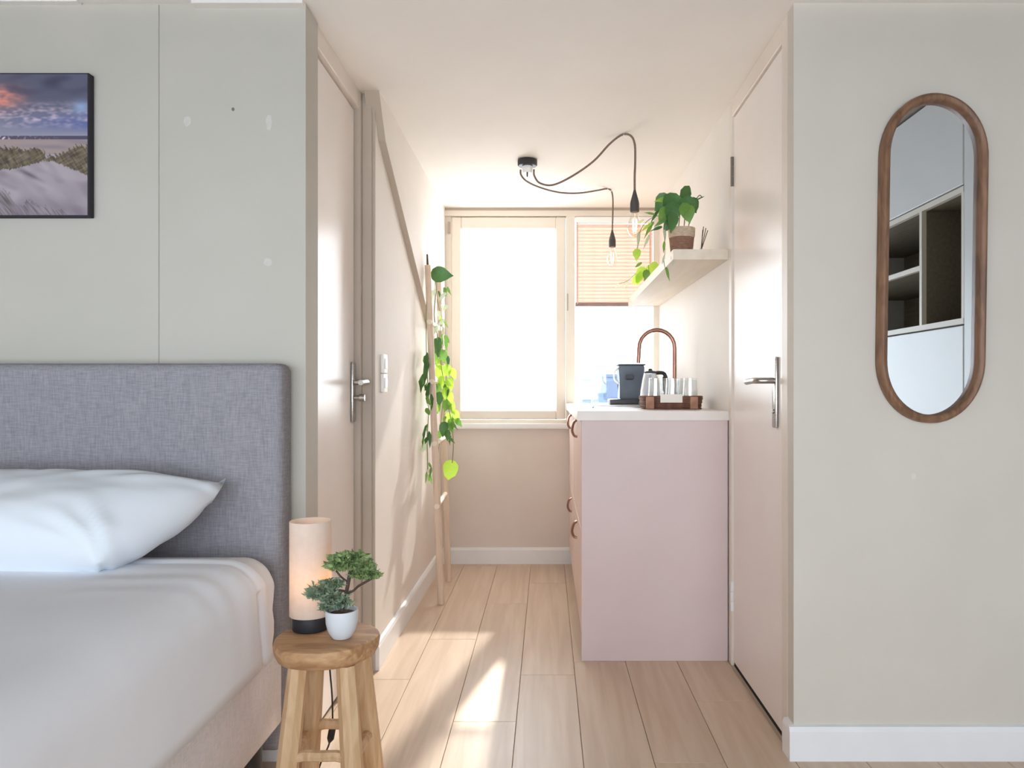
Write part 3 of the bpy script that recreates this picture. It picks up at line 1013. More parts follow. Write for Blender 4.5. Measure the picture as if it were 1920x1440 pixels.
sh = box('shelf', (WX + 0.022, WB - 0.02, YE + 0.02, DV - 0.012, 1.488, 1.507), 'wardrobe_niche', wd)
box('shelf_edge', (WX + 0.004, WX + 0.022, YE + 0.02, DV - 0.009, 1.488, 1.507), 'wardrobe_rail', sh)
box('side_panel', (WX, WB, YE - 0.02, YE, 0.0, 2.105), 'wardrobe_white', wd)
box('plinth', (WX + 0.03, WB, YE, YD, 0.0, 0.055), 'wardrobe_white', wd)

# ------------------------------------------------------------------ kitchen units
KX, KY0, KY1 = 0.130, 2.834, YF - 0.004
XBK = 0.655
def cabinet(y0, y1, near, label):
    c = empty('kitchen_cabinet', (0.40, (y0 + y1) / 2, 0), label, 'cabinet', 'pink kitchen cabinets')
    box('body', (KX + 0.020, XBK, y0 + (0.018 if near else 0), y1, 0.10, 0.914), 'pink_cabinet', c)
    if near:
        box('end_panel', (KX, 0.686, y0, y0 + 0.018, 0.0, 0.914), 'pink_cabinet', c, bevel=0.0015)
    box('plinth', (KX + 0.05, XBK, y0 + 0.02, y1, 0.0, 0.10), 'plinth', c)
    ym = 3.25 if near else 3.95
    for z0, z1, hz in ((0.498, 0.906, 0.865), (0.102, 0.492, 0.425)):
        f = box('drawer_front', (KX, KX + 0.019, y0 + 0.020, y1 - 0.003, z0, z1), 'pink_front', c, bevel=0.002)
        hp = spline([(KX + 0.001, ym, hz + 0.034), (KX - 0.012, ym, hz + 0.026), (KX - 0.020, ym, hz + 0.004), (KX - 0.021, ym, hz - 0.016), (KX - 0.012, ym, hz - 0.034), (KX + 0.001, ym, hz - 0.038)], 5)
        bm = bmesh.new()
        add_tube(bm, hp, 0.006, 8)
        for v in bm.verts:
            v.co.y = ym + (v.co.y - ym) * 2.2
        build('handle', bm, 'copper', f, smooth=True)
    return c


cabinet(KY0, 3.62, True, 'pink kitchen cabinet with a plain end panel, next to the door')
cabinet(3.624, KY1, False, 'pink kitchen cabinet in the corner under the window')
bm = bmesh.new()
# worktop with an opening for the sink
SKX0, SKX1, SKY0, SKY1 = 0.20, 0.52, 3.30, 3.72
ZT0, ZT1 = 0.914, 0.950
xs = [0.114, SKX0, SKX1, 0.686]
add_box(bm, 0.114, 0.688, 2.826, SKY0, ZT0, ZT1)
add_box(bm, 0.114, SKX0, SKY0, SKY1, ZT0, ZT1)
add_box(bm, SKX1, 0.672, SKY0, SKY1, ZT0, ZT1)
add_box(bm, 0.114, 0.664, SKY1, KY1, ZT0, ZT1)
for v in list(bm.verts):
    pass
wt = build('kitchen_worktop', bm, 'worktop_white', label='white worktop running over the pink cabinets to the window', cat='worktop')
bm = bmesh.new()
for b in ((SKX0, SKX0 + 0.006, SKY0, SKY1), (SKX1 - 0.006, SKX1, SKY0, SKY1), (SKX0, SKX1, SKY0, SKY0 + 0.006), (SKX0, SKX1, SKY1 - 0.006, SKY1)):
    add_box(bm, *b, 0.918, 0.955)
add_box(bm, SKX0, SKX1, SKY0, SKY1, 0.9155, 0.9185)
sk = build('kitchen_sink', bm, 'brushed_steel', label='steel sink set in the white worktop', cat='sink')

# faucet
FX, FY = 0.597, 3.50
fa = empty('kitchen_faucet', (FX, FY, 0.95), 'tall copper gooseneck faucet on the worktop', 'faucet')
lathe('base', [(0.024, 0.9505), (0.024, 0.956), (0.016, 0.962), (0.016, 1.010), (0.012, 1.018)], FX, FY, 'copper_dark', fa, seg=20)
rad = 0.083
arc = [(FX, FY, 1.0), (FX, FY, 1.10), (FX, FY, 1.18), (FX, FY, 1.225)]
for k in range(1, 13):
    a = math.pi * k / 12
    arc.append((FX - rad + rad * math.cos(a), FY, 1.228 + rad * math.sin(a)))
arc += [(FX - 2 * rad - 0.002, FY, 1.19), (FX - 2 * rad - 0.004, FY, 1.155)]
tube('spout', arc, 0.0095, 'copper', fa, seg=12)
tube('lever', [(FX, FY - 0.012, 0.985), (FX - 0.012, FY - 0.035, 1.010), (FX - 0.022, FY - 0.050, 1.040)], [0.007, 0.006, 0.005], 'copper', fa)

# tray with glasses
ty0, ty1, tx0, tx1 = 3.06, 3.26, 0.402, 0.640
tray = empty('wicker_tray', (0.52, 3.16, 0.95), 'brown woven tray near the end of the worktop', 'tray')
box('tray_floor', (tx0 + 0.006, tx1 - 0.006, ty0 + 0.006, ty1 - 0.006, 0.951, 0.957), 'wicker', tray)
def oval(cx, cy, hx, hy, z, n=28, e=0.45):
    return [Vector((cx + hx * abs(math.cos(t)) ** e * (1 if math.cos(t) >= 0 else -1), cy + hy * abs(math.sin(t)) ** e * (1 if math.sin(t) >= 0 else -1), z))
            for t in (2 * math.pi * k / n for k in range(n + 1))]
for k in range(7):
    z = 0.956 + k * 0.0075
    g = 0.0015 * (k % 2) + 0.0012 * k
    bm = bmesh.new()
    add_tube(bm, oval(0.521, 3.16, 0.117 + g, 0.098 + g, z), 0.0046, 6, caps=False)
    build('woven_band', bm, 'wicker', tray, smooth=True)
for px in (0.421, 0.600):
    box('corner_strap', (px - 0.016, px + 0.016, ty0 - 0.013, ty0 + 0.004, 0.952, 1.002), 'wicker_light', tray, bevel=0.002)
box('note_card', (0.462, 0.552, ty0 - 0.0125, ty0 - 0.0105, 0.978, 1.012), 'card_white', label='small white card leaning on the front of the woven tray', cat='card')
GROUP = 'drinking glasses on the tray'
gl_prof = [(0.025, 0.0), (0.027, 0.001), (0.0335, 0.122), (0.0325, 0.122), (0.026, 0.010), (0.001, 0.009)]
for gx, gy, lab in ((0.452, 3.112, 'upturned clear glass in the tray at the end beside the kettle'),
                    (0.524, 3.115, 'upturned clear glass in the tray right behind the white card'),
                    (0.596, 3.112, 'upturned clear glass in the tray at the end nearest the wall'),
                    (0.488, 3.205, 'clear glass in the back row of the tray, on the kettle side'),
                    (0.560, 3.205, 'clear glass in the back row of the tray, on the wall side')):
    bm = bmesh.new()
    add_lathe(bm, [(r, 0.9575 + (0.122 - z)) for r, z in gl_prof][::-1], gx, gy, 20, caps=False)
    build('drinking_glass', bm, 'drinking', smooth=True, label=lab, cat='glass', group=GROUP)

# coffee machine and carafe by the window
cm = empty('coffee_machine', (0.46, 4.10, 0.95), 'slate grey coffee machine on the worktop by the window', 'coffee machine')
box('drip_tray', (0.335, 0.555, 3.99, 4.16, 0.951, 0.980), 'machine_dark', cm, bevel=0.006, seg=2)
bm = bmesh.new()
add_prism(bm, [(0.392, 0.980), (0.515, 0.980), (0.512, 1.06), (0.522, 1.10), (0.528, 1.155), (0.520, 1.163), (0.392, 1.163), (0.385, 1.155), (0.390, 1.10), (0.396, 1.06)], 'y', 4.03, 4.17)
bmesh.ops.bevel(bm, geom=list(bm.edges), offset=0.004, segments=2, affect='EDGES')
build('body', bm, 'machine_slate', cm, smooth=True)
box('top_plate', (0.382, 0.532, 4.025, 4.175, 1.162, 1.170), 'machine_dark', cm, bevel=0.003)
box('spout', (0.42, 0.465, 4.005, 4.035, 1.085, 1.11), 'machine_dark', cm, bevel=0.004)
tube('lever', spline([(0.388, 4.06, 1.150), (0.368, 4.06, 1.13), (0.366, 4.06, 1.09), (0.388, 4.06, 1.065)], 5), 0.006, 'blind_head', cm)
kt = empty('kettle', (0.53, 3.84, 0.95), 'glass kettle with black handle beside the coffee machine', 'kettle')
lathe('base', [(0.058, 0.951), (0.060, 0.955), (0.058, 0.968), (0.050, 0.972)], 0.53, 3.84, 'black_plastic', kt, seg=24)
bm = bmesh.new()
add_lathe(bm, [(0.050, 0.973), (0.054, 0.978), (0.052, 1.02), (0.040, 1.09), (0.034, 1.115), (0.031, 1.115), (0.037, 1.09), (0.049, 1.02), (0.050, 0.980), (0.002, 0.978)], 0.53, 3.84, 24, caps=False)
build('body', bm, 'carafe', kt, smooth=True)
lathe('lid', [(0.034, 1.1155), (0.034, 1.124), (0.012, 1.130), (0.008, 1.140)], 0.53, 3.84, 'black_plastic', kt, seg=20)
tube('handle', spline([(0.560, 3.83, 1.118), (0.600, 3.83, 1.112), (0.612, 3.83, 1.06), (0.602, 3.83, 1.00), (0.580, 3.83, 0.985)], 5), 0.010, 'black_plastic', kt, seg=10)
box('grip', (0.592, 0.616, 3.818, 3.842, 1.02, 1.10), 'black_plastic', kt, bevel=0.005, seg=2)

# ------------------------------------------------------------------ shelf and what stands on it
bm = bmesh.new()
add_prism(bm, [(0.480, 2.845), (0.690, 2.845), (0.6635, YF - 0.006), (0.480, YF - 0.006)], 'z', 1.527, 1.566)
build('wall_shelf', bm, 'shelf_wood', label='long pale wooden shelf on the wall above the worktop', cat='shelf')


def leaf_mesh(name, kind):
    """a leaf with a folded midrib, base at the origin, tip at (0, 0, -1), face towards -y"""
    bm = bmesh.new()
    if kind == 'heart':
        o = [(0.0, 0.0), (0.12, 0.26), (0.30, 0.40), (0.52, 0.38), (0.76, 0.23), (0.92, 0.09), (1.0, 0.0)]
    elif kind == 'lance':
        o = [(0.0, 0.0), (0.12, 0.13), (0.32, 0.21), (0.55, 0.19), (0.78, 0.11), (1.0, 0.0)]
    else:
        o = [(0.0, 0.0), (0.10, 0.30), (0.30, 0.46), (0.55, 0.47), (0.80, 0.33), (0.94, 0.15), (1.0, 0.0)]
    mid, L_, R_ = [], [], []
    for t, w_ in o:
        y = -0.16 * math.sin(t * 2.2) * 1.0
        mid.append(bm.verts.new((0, y, -t)))
        if w_ > 0:
            L_.append(bm.verts.new((-w_, y - 0.10 * w_ - 0.03 * math.sin(t * 14), -t + 0.05)))
            R_.append(bm.verts.new((w_, y - 0.10 * w_ + 0.03 * math.sin(t * 14), -t + 0.05)))
        else:
            L_.append(None); R_.append(None)
    n = len(o)
    for i in range(n - 1):
        for S, flip in ((L_, 0), (R_, 1)):
            q = [mid[i], S[i], S[i + 1], mid[i + 1]]
            q = [v for v in q if v is not None]
            if len(q) > 2:
                bm.faces.new(q[::-1] if flip else q)
    me = bpy.data.meshes.new(name)
    bm.to_mesh(me); bm.free()
    me.polygons.foreach_set('use_smooth', [True] * len(me.polygons))
    return me


LEAF = {}
for kind in ('heart', 'lance', 'round'):
    for m in ('leaf_dark', 'leaf_mid', 'leaf_bright', 'leaf_pale'):
        me = leaf_mesh('leaf', kind)
        me.materials.append(MATS[m])
        LEAF[kind, m] = me


def leaf(parent, p, size, width, rot, m, kind='heart', yaw=0.0, pitch=0.0):
    """p = base of the leaf; rot turns the tip away from straight down (positive = towards +x)"""
    o = bpy.data.objects.new('leaf', LEAF[kind, m])
    COL.objects.link(o)
    o.matrix_world = Matrix.Identity(4)
    o.location = p
    o.rotation_mode = 'ZYX'
    R = Matrix.Rotation(yaw, 4, 'Z') @ Matrix.Rotation(-rot, 4, 'Y') @ Matrix.Rotation(pitch, 4, 'X')
    o.rotation_euler = R.to_euler('ZYX')
    o.scale = (width, size, size)
    WL[o.name] = Vector(p)
    attach(o, parent)
    return o


# plant in the two-tone basket
PX, PY, PZ = 0.537, 2.985, 1.566
pl = empty('trailing_plant', (PX, PY, PZ), 'pothos in a two-tone basket at the end of the shelf', 'plant')
bm = bmesh.new()
add_lathe(bm, [(0.002, PZ + 0.001), (0.040, PZ + 0.001), (0.043, PZ + 0.004), (0.050, PZ + 0.074)], PX, PY, 28)
bk = build('basket', bm, 'basket_brown', pl, smooth=True)
bm = bmesh.new()
add_lathe(bm, [(0.0505, PZ + 0.070), (0.0525, PZ + 0.076), (0.0540, PZ + 0.108), (0.051, PZ + 0.108), (0.049, PZ + 0.090), (0.002, PZ + 0.090)], PX, PY, 28)
build('basket_rim', bm, 'basket_cream', pl, smooth=True)
lathe('soil', [(0.048, PZ + 0.0905), (0.030, PZ + 0.095), (0.002, PZ + 0.096)], PX, PY, 'soil', pl, seg=20)
for a in ((1262, 428, 1262, 398), (1272, 425, 1276, 392), (1282, 424, 1286, 396), (1290, 424, 1296, 404), (1256, 428, 1250, 408)):
    tube('stem', [at(a[0], a[1] + 6, PY), at((a[0] + a[2]) / 2, (a[1] + a[3]) / 2, PY - 0.01), at(a[2], a[3], PY - 0.015)], 0.0022, 'stem_green', pl, seg=6)
LV = [  # x, y of the base, length m, width m, tip turn in degrees, material, kind, depth offset, pitch
    (1268, 362, 0.095, 0.100, -20, 'leaf_dark', 'heart', -0.03, 35), (1284, 368, 0.090, 0.095, 15, 'leaf_dark', 'heart', -0.035, 30),
    (1256, 366, 0.085, 0.085, -45, 'leaf_dark', 'heart', -0.02, 30), (1276, 356, 0.080, 0.085, 60, 'leaf_dark', 'heart', 0.0, 50),
    (1264, 378, 0.095, 0.080, -10, 'leaf_dark', 'heart', -0.05, 15), (1290, 384, 0.075, 0.060, 5, 'leaf_mid', 'heart', -0.045, 10),
    (1280, 380, 0.075, 0.065, 20, 'leaf_mid', 'heart', -0.055, 20), (1258, 372, 0.070, 0.050, -80, 'leaf_bright', 'lance', -0.02, 20),
    (1252, 388, 0.080, 0.065, -25, 'leaf_mid', 'heart', -0.04, 15), (1262, 398, 0.085, 0.055, -8, 'leaf_dark', 'heart', -0.06, 5),
    (1260, 412, 0.060, 0.045, -35, 'leaf_dark', 'heart', -0.06, 10), (1248, 410, 0.055, 0.040, -55, 'leaf_mid', 'lance', -0.04, 10),
    (1272, 366, 0.080, 0.080, 0, 'leaf_dark', 'heart', 0.03, 30), (1292, 372, 0.070, 0.070, 35, 'leaf_dark', 'heart', 0.02, 30),
    (1236, 392, 0.070, 0.030, -30, 'leaf_dark', 'lance', 0.03, 0), (1226, 415, 0.085, 0.034, -28, 'leaf_mid', 'lance', 0.05, 0),
    (1218, 440, 0.070, 0.028, -22, 'leaf_pale', 'lance', 0.06, 0), (1222, 418, 0.060, 0.030, -50, 'leaf_bright', 'lance', 0.02, 0),
    (1198, 434, 0.075, 0.034, -4, 'leaf_pale', 'lance', 0.10, 0), (1195, 466, 0.055, 0.042, -2, 'leaf_bright', 'heart', 0.10, 0),
    (1208, 412, 0.040, 0.024, -60, 'leaf_pale', 'lance', 0.08, 0), (1246, 430, 0.050, 0.028, 4, 'leaf_pale', 'lance', -0.08, 0),
    (1246, 452, 0.050, 0.026, -4, 'leaf_mid', 'lance', -0.09, 0), (1246, 478, 0.040, 0.020, -15, 'leaf_pale', 'lance', -0.09, 0),
    (1249, 500, 0.062, 0.026, 14, 'leaf_mid', 'lance', -0.095, 0), (1258, 480, 0.045, 0.022, 12, 'leaf_pale', 'lance', -0.09, 0),
    (1300, 378, 0.050, 0.014, 115, 'leaf_dark', 'lance', 0.0, 0), (1242, 425, 0.05, 0.03, -70, 'leaf_dark', 'lance', -0.02, 0),
    (1228, 402, 0.045, 0.022, -100, 'leaf_mid', 'lance', 0.0, 0),
]
for x, y, ln, wd_, a, m, k, dy, pit in LV:
    leaf(pl, at(x, y, PY + dy), ln, wd_ * 1.05, math.radians(a), m, k, yaw=random.uniform(-0.3, 0.3), pitch=math.radians(pit))
tube('vine', spline([at(1262, 418, PY - 0.03), at(1250, 420, PY - 0.06), at(1246, 440, PY - 0.085), at(1247, 470, PY - 0.09), at(1245, 492, PY - 0.09), at(1252, 520, PY - 0.09)], 5), 0.0014, 'stem_green', pl, seg=5)
tube('vine', spline([at(1256, 414, PY), at(1236, 404, PY + 0.03), at(1212, 416, PY + 0.08), at(1198, 440, PY + 0.10), at(1194, 475, PY + 0.10)], 5), 0.0014, 'stem_green', pl, seg=5)
tube('vine', spline([at(1290, 402, PY), at(1296, 385, PY), at(1306, 372, PY), at(1312, 366, PY), at(1317, 371, PY)], 5), 0.0016, 'bark', pl, seg=5)

# reed diffuser beside the basket
RX, RY = 0.622, 3.02
rd = empty('reed_diffuser', (RX, RY, PZ), 'small glass bottle with brown reeds beside the basket', 'reed diffuser')
bm = bmesh.new()
add_lathe(bm, [(0.002, PZ + 0.001), (0.013, PZ + 0.001), (0.014, PZ + 0.004), (0.014, PZ + 0.020), (0.007, PZ + 0.027), (0.007, PZ + 0.036), (0.0055, PZ + 0.036), (0.0055, PZ + 0.027), (0.012, PZ + 0.020), (0.002, PZ + 0.004)], RX, RY, 16, caps=False)
build('bottle', bm, 'drinking', rd, smooth=True)
for dx, dy, h in ((0.020, 0.0, 0.118), (0.012, 0.008, 0.126), (0.026, -0.006, 0.108), (0.006, -0.006, 0.110)):
    tube('reed', [(RX - dx * 0.25, RY - dy * 0.25, PZ + 0.006), (RX + dx, RY + dy, PZ + h)], 0.0016, 'bark', rd, seg=5)

# small plant further along the shelf
QX, QY = 0.545, 3.98
p2 = empty('small_shelf_plant', (QX, QY, PZ), 'small yellow-green plant in a terracotta pot further along the shelf', 'plant')
bm = bmesh.new()
add_lathe(bm, [(0.002, PZ + 0.001), (0.022, PZ + 0.001), (0.030, PZ + 0.046), (0.033, PZ + 0.047), (0.033, PZ + 0.058), (0.029, PZ + 0.058), (0.028, PZ + 0.050), (0.002, PZ + 0.050)], QX, QY, 20)
build('pot', bm, 'terracotta', p2, smooth=True)
lathe('soil', [(0.0275, PZ + 0.0505), (0.002, PZ + 0.053)], QX, QY, 'soil', p2, seg=16)
for x, y, ln, wd_, a, m, k in ((1208, 500, 0.085, 0.07, -25, 'leaf_bright', 'heart'), (1200, 508, 0.08, 0.06, -10, 'leaf_bright', 'heart'), (1216, 496, 0.075, 0.06, 20, 'leaf_bright', 'heart'),
                               (1222, 492, 0.065, 0.05, 40, 'leaf_bright', 'heart'), (1212, 505, 0.07, 0.05, 0, 'leaf_mid', 'heart'), (1196, 516, 0.06, 0.05, -30, 'leaf_bright', 'heart'),
                               (1204, 492, 0.05, 0.04, -60, 'leaf_mid', 'lance'), (1180, 528, 0.035, 0.022, -50, 'leaf_pale', 'lance'), (1168, 530, 0.04, 0.026, 30, 'leaf_pale', 'lance'),
                               (1166, 520, 0.035, 0.014, -10, 'leaf_pale', 'lance'), (1160, 532, 0.03, 0.022, -40, 'leaf_pale', 'lance')):
    leaf(p2, at(x, y, QY - 0.03 + random.uniform(-0.03, 0.02)), ln, wd_, math.radians(a), m, k, yaw=random.uniform(-0.4, 0.4), pitch=0.3)
tube('vine', spline([(QX, QY, PZ + 0.052), at(1205, 505, QY - 0.02), at(1190, 515, QY - 0.03), at(1176, 527, QY - 0.03), at(1160, 532, QY - 0.03)], 5), 0.0014, 'stem_green', p2, seg=5)
for x, y in ((1208, 500), (1216, 497), (1200, 508)):
    tube('stem', [(QX, QY, PZ + 0.05), at(x, y, QY - 0.02)], 0.0014, 'stem_green', p2, seg=5)

# ------------------------------------------------------------------ ceiling lamp with two bulbs on draped cables
CX, CY = -0.093, 3.505
pd = empty('pendant_lamp', (CX, CY, CEIL), 'black ceiling lamp with two bare bulbs on draped cables', 'lamp')
lathe('ceiling_rose', [(0.045, CEIL - 0.001), (0.046, CEIL - 0.006), (0.046, CEIL - 0.026), (0.042, CEIL - 0.030)], CX, CY, 'black_plastic', pd, seg=28)
lathe('connector', [(0.024, CEIL - 0.031), (0.025, CEIL - 0.034), (0.022, CEIL - 0.062), (0.010, CEIL - 0.066)], CX, CY, 'switch_white', pd, seg=18)
tube('screw', [(CX, CY - 0.015, CEIL - 0.055), (CX, CY - 0.02, CEIL - 0.085)], [0.004, 0.003], 'black_plastic', pd, seg=6)
def cable(pts, r):
    tube('cable', spline(pts, 8), r, 'cable_brown', pd, seg=7)
H1 = Vector((0.323, 3.14, CEIL - 0.012))
cable([at(1001, 318, 3.49), at(1002, 330, 3.48), at(1012, 343, 3.45), at(1036, 347, 3.42), at(1070, 332, 3.35), at(1112, 303, 3.27), at(1143, 270, 3.20), at(1166, 253, 3.15), at(1182, 254, 3.12), at(1190, 270, 3.10), at(1191, 300, 3.10), at(1190, 330, 3.10), at(1190, 360, 3.10)], 0.0046)
cable([at(976, 318, 3.50), at(977, 328, 3.51), at(988, 340, 3.56), at(1014, 352, 3.66), at(1050, 361, 3.76), at(1086, 362, 3.86), at(1120, 357, 3.95), at(1138, 354, 4.00), at(1146, 358, 4.02), at(1149, 372, 4.03), at(1149, 400, 4.03), at(1148, 435, 4.03)], 0.0044)
tube('hook', spline([(0.323, 3.14, CEIL), (0.323, 3.14, CEIL - 0.012), (0.333, 3.14, CEIL - 0.020), (0.342, 3.14, CEIL - 0.010)], 4), 0.002, 'blind_head', pd, seg=6)
tube('hook', spline([(0.325, 4.00, CEIL), (0.325, 4.00, CEIL - 0.014), (0.335, 4.00, CEIL - 0.022), (0.344, 4.00, CEIL - 0.012)], 4), 0.002, 'blind_head', pd, seg=6)
for p in (at(1190, 358, 3.10), at(1148, 433, 4.03)):
    lathe('bulb_socket', [(0.0045, p.z + 0.004), (0.008, p.z - 0.010), (0.0175, p.z - 0.044), (0.019, p.z - 0.054), (0.019, p.z - 0.086), (0.0165, p.z - 0.088)], p.x, p.y, 'socket_black', pd, seg=18)
    zz = p.z - 0.088
    bm = bmesh.new()
    add_lathe(bm, [(0.013, zz + 0.002), (0.014, zz - 0.012), (0.022, zz - 0.032), (0.030, zz - 0.058), (0.031, zz - 0.072), (0.024, zz - 0.092), (0.010, zz - 0.103), (0.001, zz - 0.105)], p.x, p.y, 20, caps=False)
    bo = build('bulb', bm, 'bulb_glass', pd, smooth=True)
    tube('filament', [(p.x - 0.006, p.y, zz - 0.030), (p.x - 0.008, p.y, zz - 0.070), (p.x, p.y, zz - 0.078), (p.x + 0.008, p.y, zz - 0.070), (p.x + 0.006, p.y, zz - 0.030)], 0.0022, 'filament', bo, seg=6)

# ------------------------------------------------------------------ ladder with garland, light switch
ld = empty('wooden_ladder', (-0.53, 3.80, 0), 'slim wooden ladder leaning against the wall by the window', 'ladder')
NB, NT = Vector((-0.509, 3.590, 0.0)), Vector((-0.586, 3.660, 1.640))
FB, FT = Vector((-0.532, 4.015, 0.0)), Vector((-0.590, 4.060, 1.640))
for b, t in ((NB, NT), (FB, FT)):
    tube('rail', [b, b + (t - b) * 0.5, t], [0.0175, 0.0170, 0.0150], 'ladder_wood', ld, seg=10)
    tube('rail_tip', [t - Vector((0, 0, 0.002)), t + (t - b).normalized() * 0.055], [0.006, 0.004], 'bark', ld, seg=6)
for z in (0.47, 0.77, 1.07, 1.36):
    p, q = NB + (NT - NB) * (z / 1.64), FB + (FT - FB) * (z / 1.64)
    e = (q - p).normalized()
    tube('rung', [p - e * 0.028, q + e * 0.02], 0.0125, 'rung_wood', ld, seg=10)

gp = empty('leaf_garland', (-0.55, 3.85, 0.45), 'hanging green leaf garland draped over the ladder', 'plant')
VB = 3.82
tube('vine', spline([at(812, 508, VB - 0.1), at(818, 540, VB), at(814, 590, VB), at(822, 640, VB), at(828, 690, VB), at(836, 740, VB), at(846, 790, VB), at(850, 830, VB), at(848, 868, VB)], 5), 0.0022, 'stem_green', gp, seg=6)
tube('vine', spline([at(806, 512, VB - 0.1), at(800, 560, VB - 0.17), at(799, 620, VB - 0.2), at(800, 680, VB - 0.2), at(804, 760, VB - 0.2), at(801, 820, VB - 0.2), at(802, 880, VB - 0.2)], 5), 0.0020, 'stem_green', gp, seg=6)
tube('vine', spline([at(820, 560, VB + 0.1), at(826, 600, VB + 0.1), at(824, 660, VB + 0.1), at(832, 720, VB + 0.1), at(826, 800, VB + 0.1), at(822, 850, VB + 0.1)], 5), 0.0018, 'stem_green', gp, seg=6)
GL = [  # leaf_bright puts the sunlight on the middle leaves into their colour
    (807, 514, 0.115, 0.100, 86, 'leaf_dark', 'heart', -0.10, 40), (808, 510, 0.085, 0.070, 70, 'leaf_dark', 'heart', -0.06, 20), (816, 508, 0.06, 0.05, 100, 'leaf_mid', 'heart', -0.08, 0),
    (822, 545, 0.055, 0.026, 20, 'leaf_dark', 'lance', 0.0, 0), (817, 565, 0.050, 0.024, -5, 'leaf_pale', 'lance', 0.02, 0), (826, 570, 0.05, 0.03, 25, 'leaf_pale', 'lance', 0.05, 0),
    (824, 590, 0.055, 0.035, 8, 'leaf_bright', 'lance', 0.05, 0), (820, 605, 0.05, 0.03, -20, 'leaf_pale', 'lance', 0.05, 0), (832, 600, 0.05, 0.03, 30, 'leaf_mid', 'lance', 0.08, 0),
    (822, 632, 0.105, 0.070, -2, 'leaf_dark', 'heart', -0.02, 10), (829, 626, 0.085, 0.045, 22, 'leaf_mid', 'lance', 0.05, 0), (836, 632, 0.080, 0.045, 8, 'leaf_mid', 'lance', 0.05, 0),
    (828, 655, 0.075, 0.06, 12, 'leaf_mid', 'heart', 0.0, 10), (818, 662, 0.06, 0.05, -10, 'leaf_mid', 'heart', 0.0, 10),
    (801, 660, 0.120, 0.050, -12, 'leaf_dark', 'lance', -0.13, 0), (804, 680, 0.115, 0.060, -8, 'leaf_dark', 'lance', -0.15, 0), (806, 716, 0.120, 0.050, -2, 'leaf_dark', 'lance', -0.14, 0), (799, 700, 0.100, 0.055, -14, 'leaf_dark', 'heart', -0.12, 0), (808, 738, 0.085, 0.045, -4, 'leaf_dark', 'lance', -0.13, 0),
    (826, 684, 0.080, 0.070, 0, 'leaf_bright', 'round', 0.03, 15), (836, 682, 0.085, 0.070, 12, 'leaf_bright', 'heart', 0.0, 15), (846, 690, 0.075, 0.055, 20, 'leaf_bright', 'heart', 0.03, 10),
    (830, 704, 0.085, 0.070, -8, 'leaf_bright', 'heart', -0.03, 15), (842, 708, 0.085, 0.065, 8, 'leaf_bright', 'heart', -0.01, 15), (822, 712, 0.080, 0.060, -4, 'leaf_mid', 'heart', 0.0, 10),
    (850, 700, 0.090, 0.030, 6, 'leaf_mid', 'lance', 0.06, 0), (834, 726, 0.080, 0.065, 5, 'leaf_bright', 'heart', -0.04, 15), (824, 734, 0.075, 0.060, 0, 'leaf_dark', 'heart', -0.03, 10),
    (844, 734, 0.080, 0.060, 10, 'leaf_bright', 'heart', -0.02, 10), (838, 748, 0.070, 0.055, -10, 'leaf_mid', 'heart', -0.02, 10), (848, 752, 0.085, 0.060, 10, 'leaf_bright', 'heart', 0.0, 10),
    (820, 755, 0.060, 0.040, 0, 'leaf_mid', 'heart', 0.02, 10), (852, 768, 0.080, 0.055, 18, 'leaf_bright', 'heart', 0.0, 10), (842, 772, 0.075, 0.05, -5, 'leaf_bright', 'heart', 0.02, 10), (855, 784, 0.055, 0.04, 35, 'leaf_mid', 'heart', 0.0, 10),
    (834, 790, 0.085, 0.060, -8, 'leaf_dark', 'heart', 0.0, 10), (844, 788, 0.07, 0.05, 14, 'leaf_mid', 'heart', 0.0, 10), (828, 806, 0.06, 0.045, -20, 'leaf_mid', 'heart', 0.03, 10), (838, 806, 0.06, 0.04, 4, 'leaf_dark', 'heart', 0.0, 10),
    (800, 796, 0.095, 0.034, -8, 'leaf_dark', 'lance', -0.12, 0), (804, 808, 0.085, 0.045, 2, 'leaf_dark', 'lance', -0.14, 0), (796, 815, 0.07, 0.03, -4, 'leaf_mid', 'lance', -0.12, 0),
    (844, 862, 0.105, 0.095, -4, 'leaf_bright', 'round', 0.0, 10), (808, 874, 0.075, 0.03, -14, 'leaf_mid', 'lance', -0.13, 0), (800, 884, 0.06, 0.028, -8, 'leaf_mid', 'lance', -0.12, 0),
]
rg = random.Random(21)
for x, y, ln, wd_, a, m, k, dy, pit in GL:
    f_ = 0.86 if m == 'leaf_bright' and k != 'round' else 1.0
    if x < 810 and y > 600: dy -= 0.08
    leaf(gp, at(x, y, VB + dy), ln * f_, wd_ * f_, math.radians(a), m, k, yaw=rg.uniform(-0.7, 0.7), pitch=math.radians(pit))
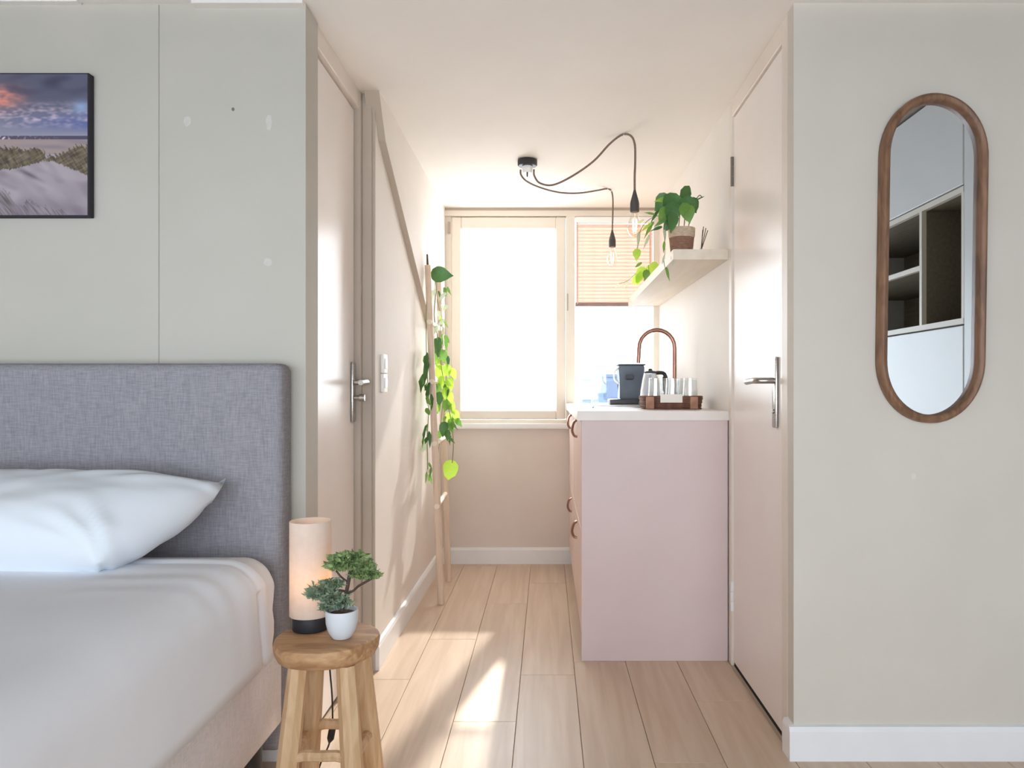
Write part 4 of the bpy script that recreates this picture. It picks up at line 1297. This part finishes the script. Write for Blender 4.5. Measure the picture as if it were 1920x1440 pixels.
for x0, x1, y0, y1, n_, ms in ((814, 840, 535, 640, 14, ('leaf_pale', 'leaf_pale', 'leaf_mid')), (816, 852, 650, 760, 20, ('leaf_bright', 'leaf_mid', 'leaf_bright', 'leaf_dark')),
                               (838, 858, 740, 790, 9, ('leaf_bright', 'leaf_mid')), (824, 848, 775, 825, 7, ('leaf_mid', 'leaf_dark')),
                               (796, 808, 640, 770, 8, ('leaf_dark', 'leaf_mid')), (796, 808, 790, 890, 5, ('leaf_mid', 'leaf_dark', 'leaf_pale'))):
    for _ in range(n_):
        sz = rg.uniform(0.035, 0.065)
        leaf(gp, at(rg.uniform(x0, x1), rg.uniform(y0, y1), VB + (rg.uniform(-0.06, 0.08) if x0 > 810 else rg.uniform(-0.24, -0.16))), sz, sz * rg.uniform(0.5, 0.8), math.radians(rg.uniform(-45, 45)),
             rg.choice(ms), rg.choice(('heart', 'lance')), yaw=rg.uniform(-1.0, 1.0), pitch=rg.uniform(-0.3, 0.6))

sw = empty('light_switch', (-0.632, 2.865, 1.09), 'white double light switch on the wall beside the narrow door', 'switch')
for z0 in (1.020, 1.094):
    q = box('switch_plate', (-0.632, -0.620, 2.83, 2.90, z0, z0 + 0.072), 'switch_white', sw, bevel=0.003, seg=2)
    box('rocker', (-0.621, -0.616, 2.845, 2.885, z0 + 0.016, z0 + 0.056), 'switch_white', q, bevel=0.002)

# ------------------------------------------------------------------ town beyond the window
struct('ground_outside', (-150, 250, 12, 400, -9.2, -9.0), 'ground_grey')
def house(name, x0, x1, y0, y1, top, m, label, rows, cols):
    h = empty(name, ((x0 + x1) / 2, y0, -9), label, 'building', 'houses beyond the window')
    box('wall', (x0, x1, y0, y1, -9, top), m, h)
    box('roof', (x0 - 0.2, x1 + 0.2, y0 - 0.2, y1, top, top + 0.25), 'facade_grey', h)
    for r in range(rows):
        for c in range(cols):
            wx = x0 + (x1 - x0) * (c + 0.5) / cols
            wz = top - 1.1 - r * 2.9
            if wz > -8:
                box('window', (wx - 0.55, wx + 0.55, y0 - 0.06, y0 + 0.1, wz - 0.75, wz + 0.75), 'facade_window', h)
house('apartment_house', 4.3, 18, 62, 72, 2.1, 'facade_blue', 'pale blue flat-roofed house far beyond the kitchen window', 2, 7)
house('stair_tower', 2.4, 2.95, 50, 52, 1.75, 'facade_grey', 'slim blue-grey tower far beyond the kitchen window', 0, 1)
house('row_house', -30, 2.0, 90, 100, 1.2, 'facade_blue', 'low row of houses at the far end of the street', 2, 12)
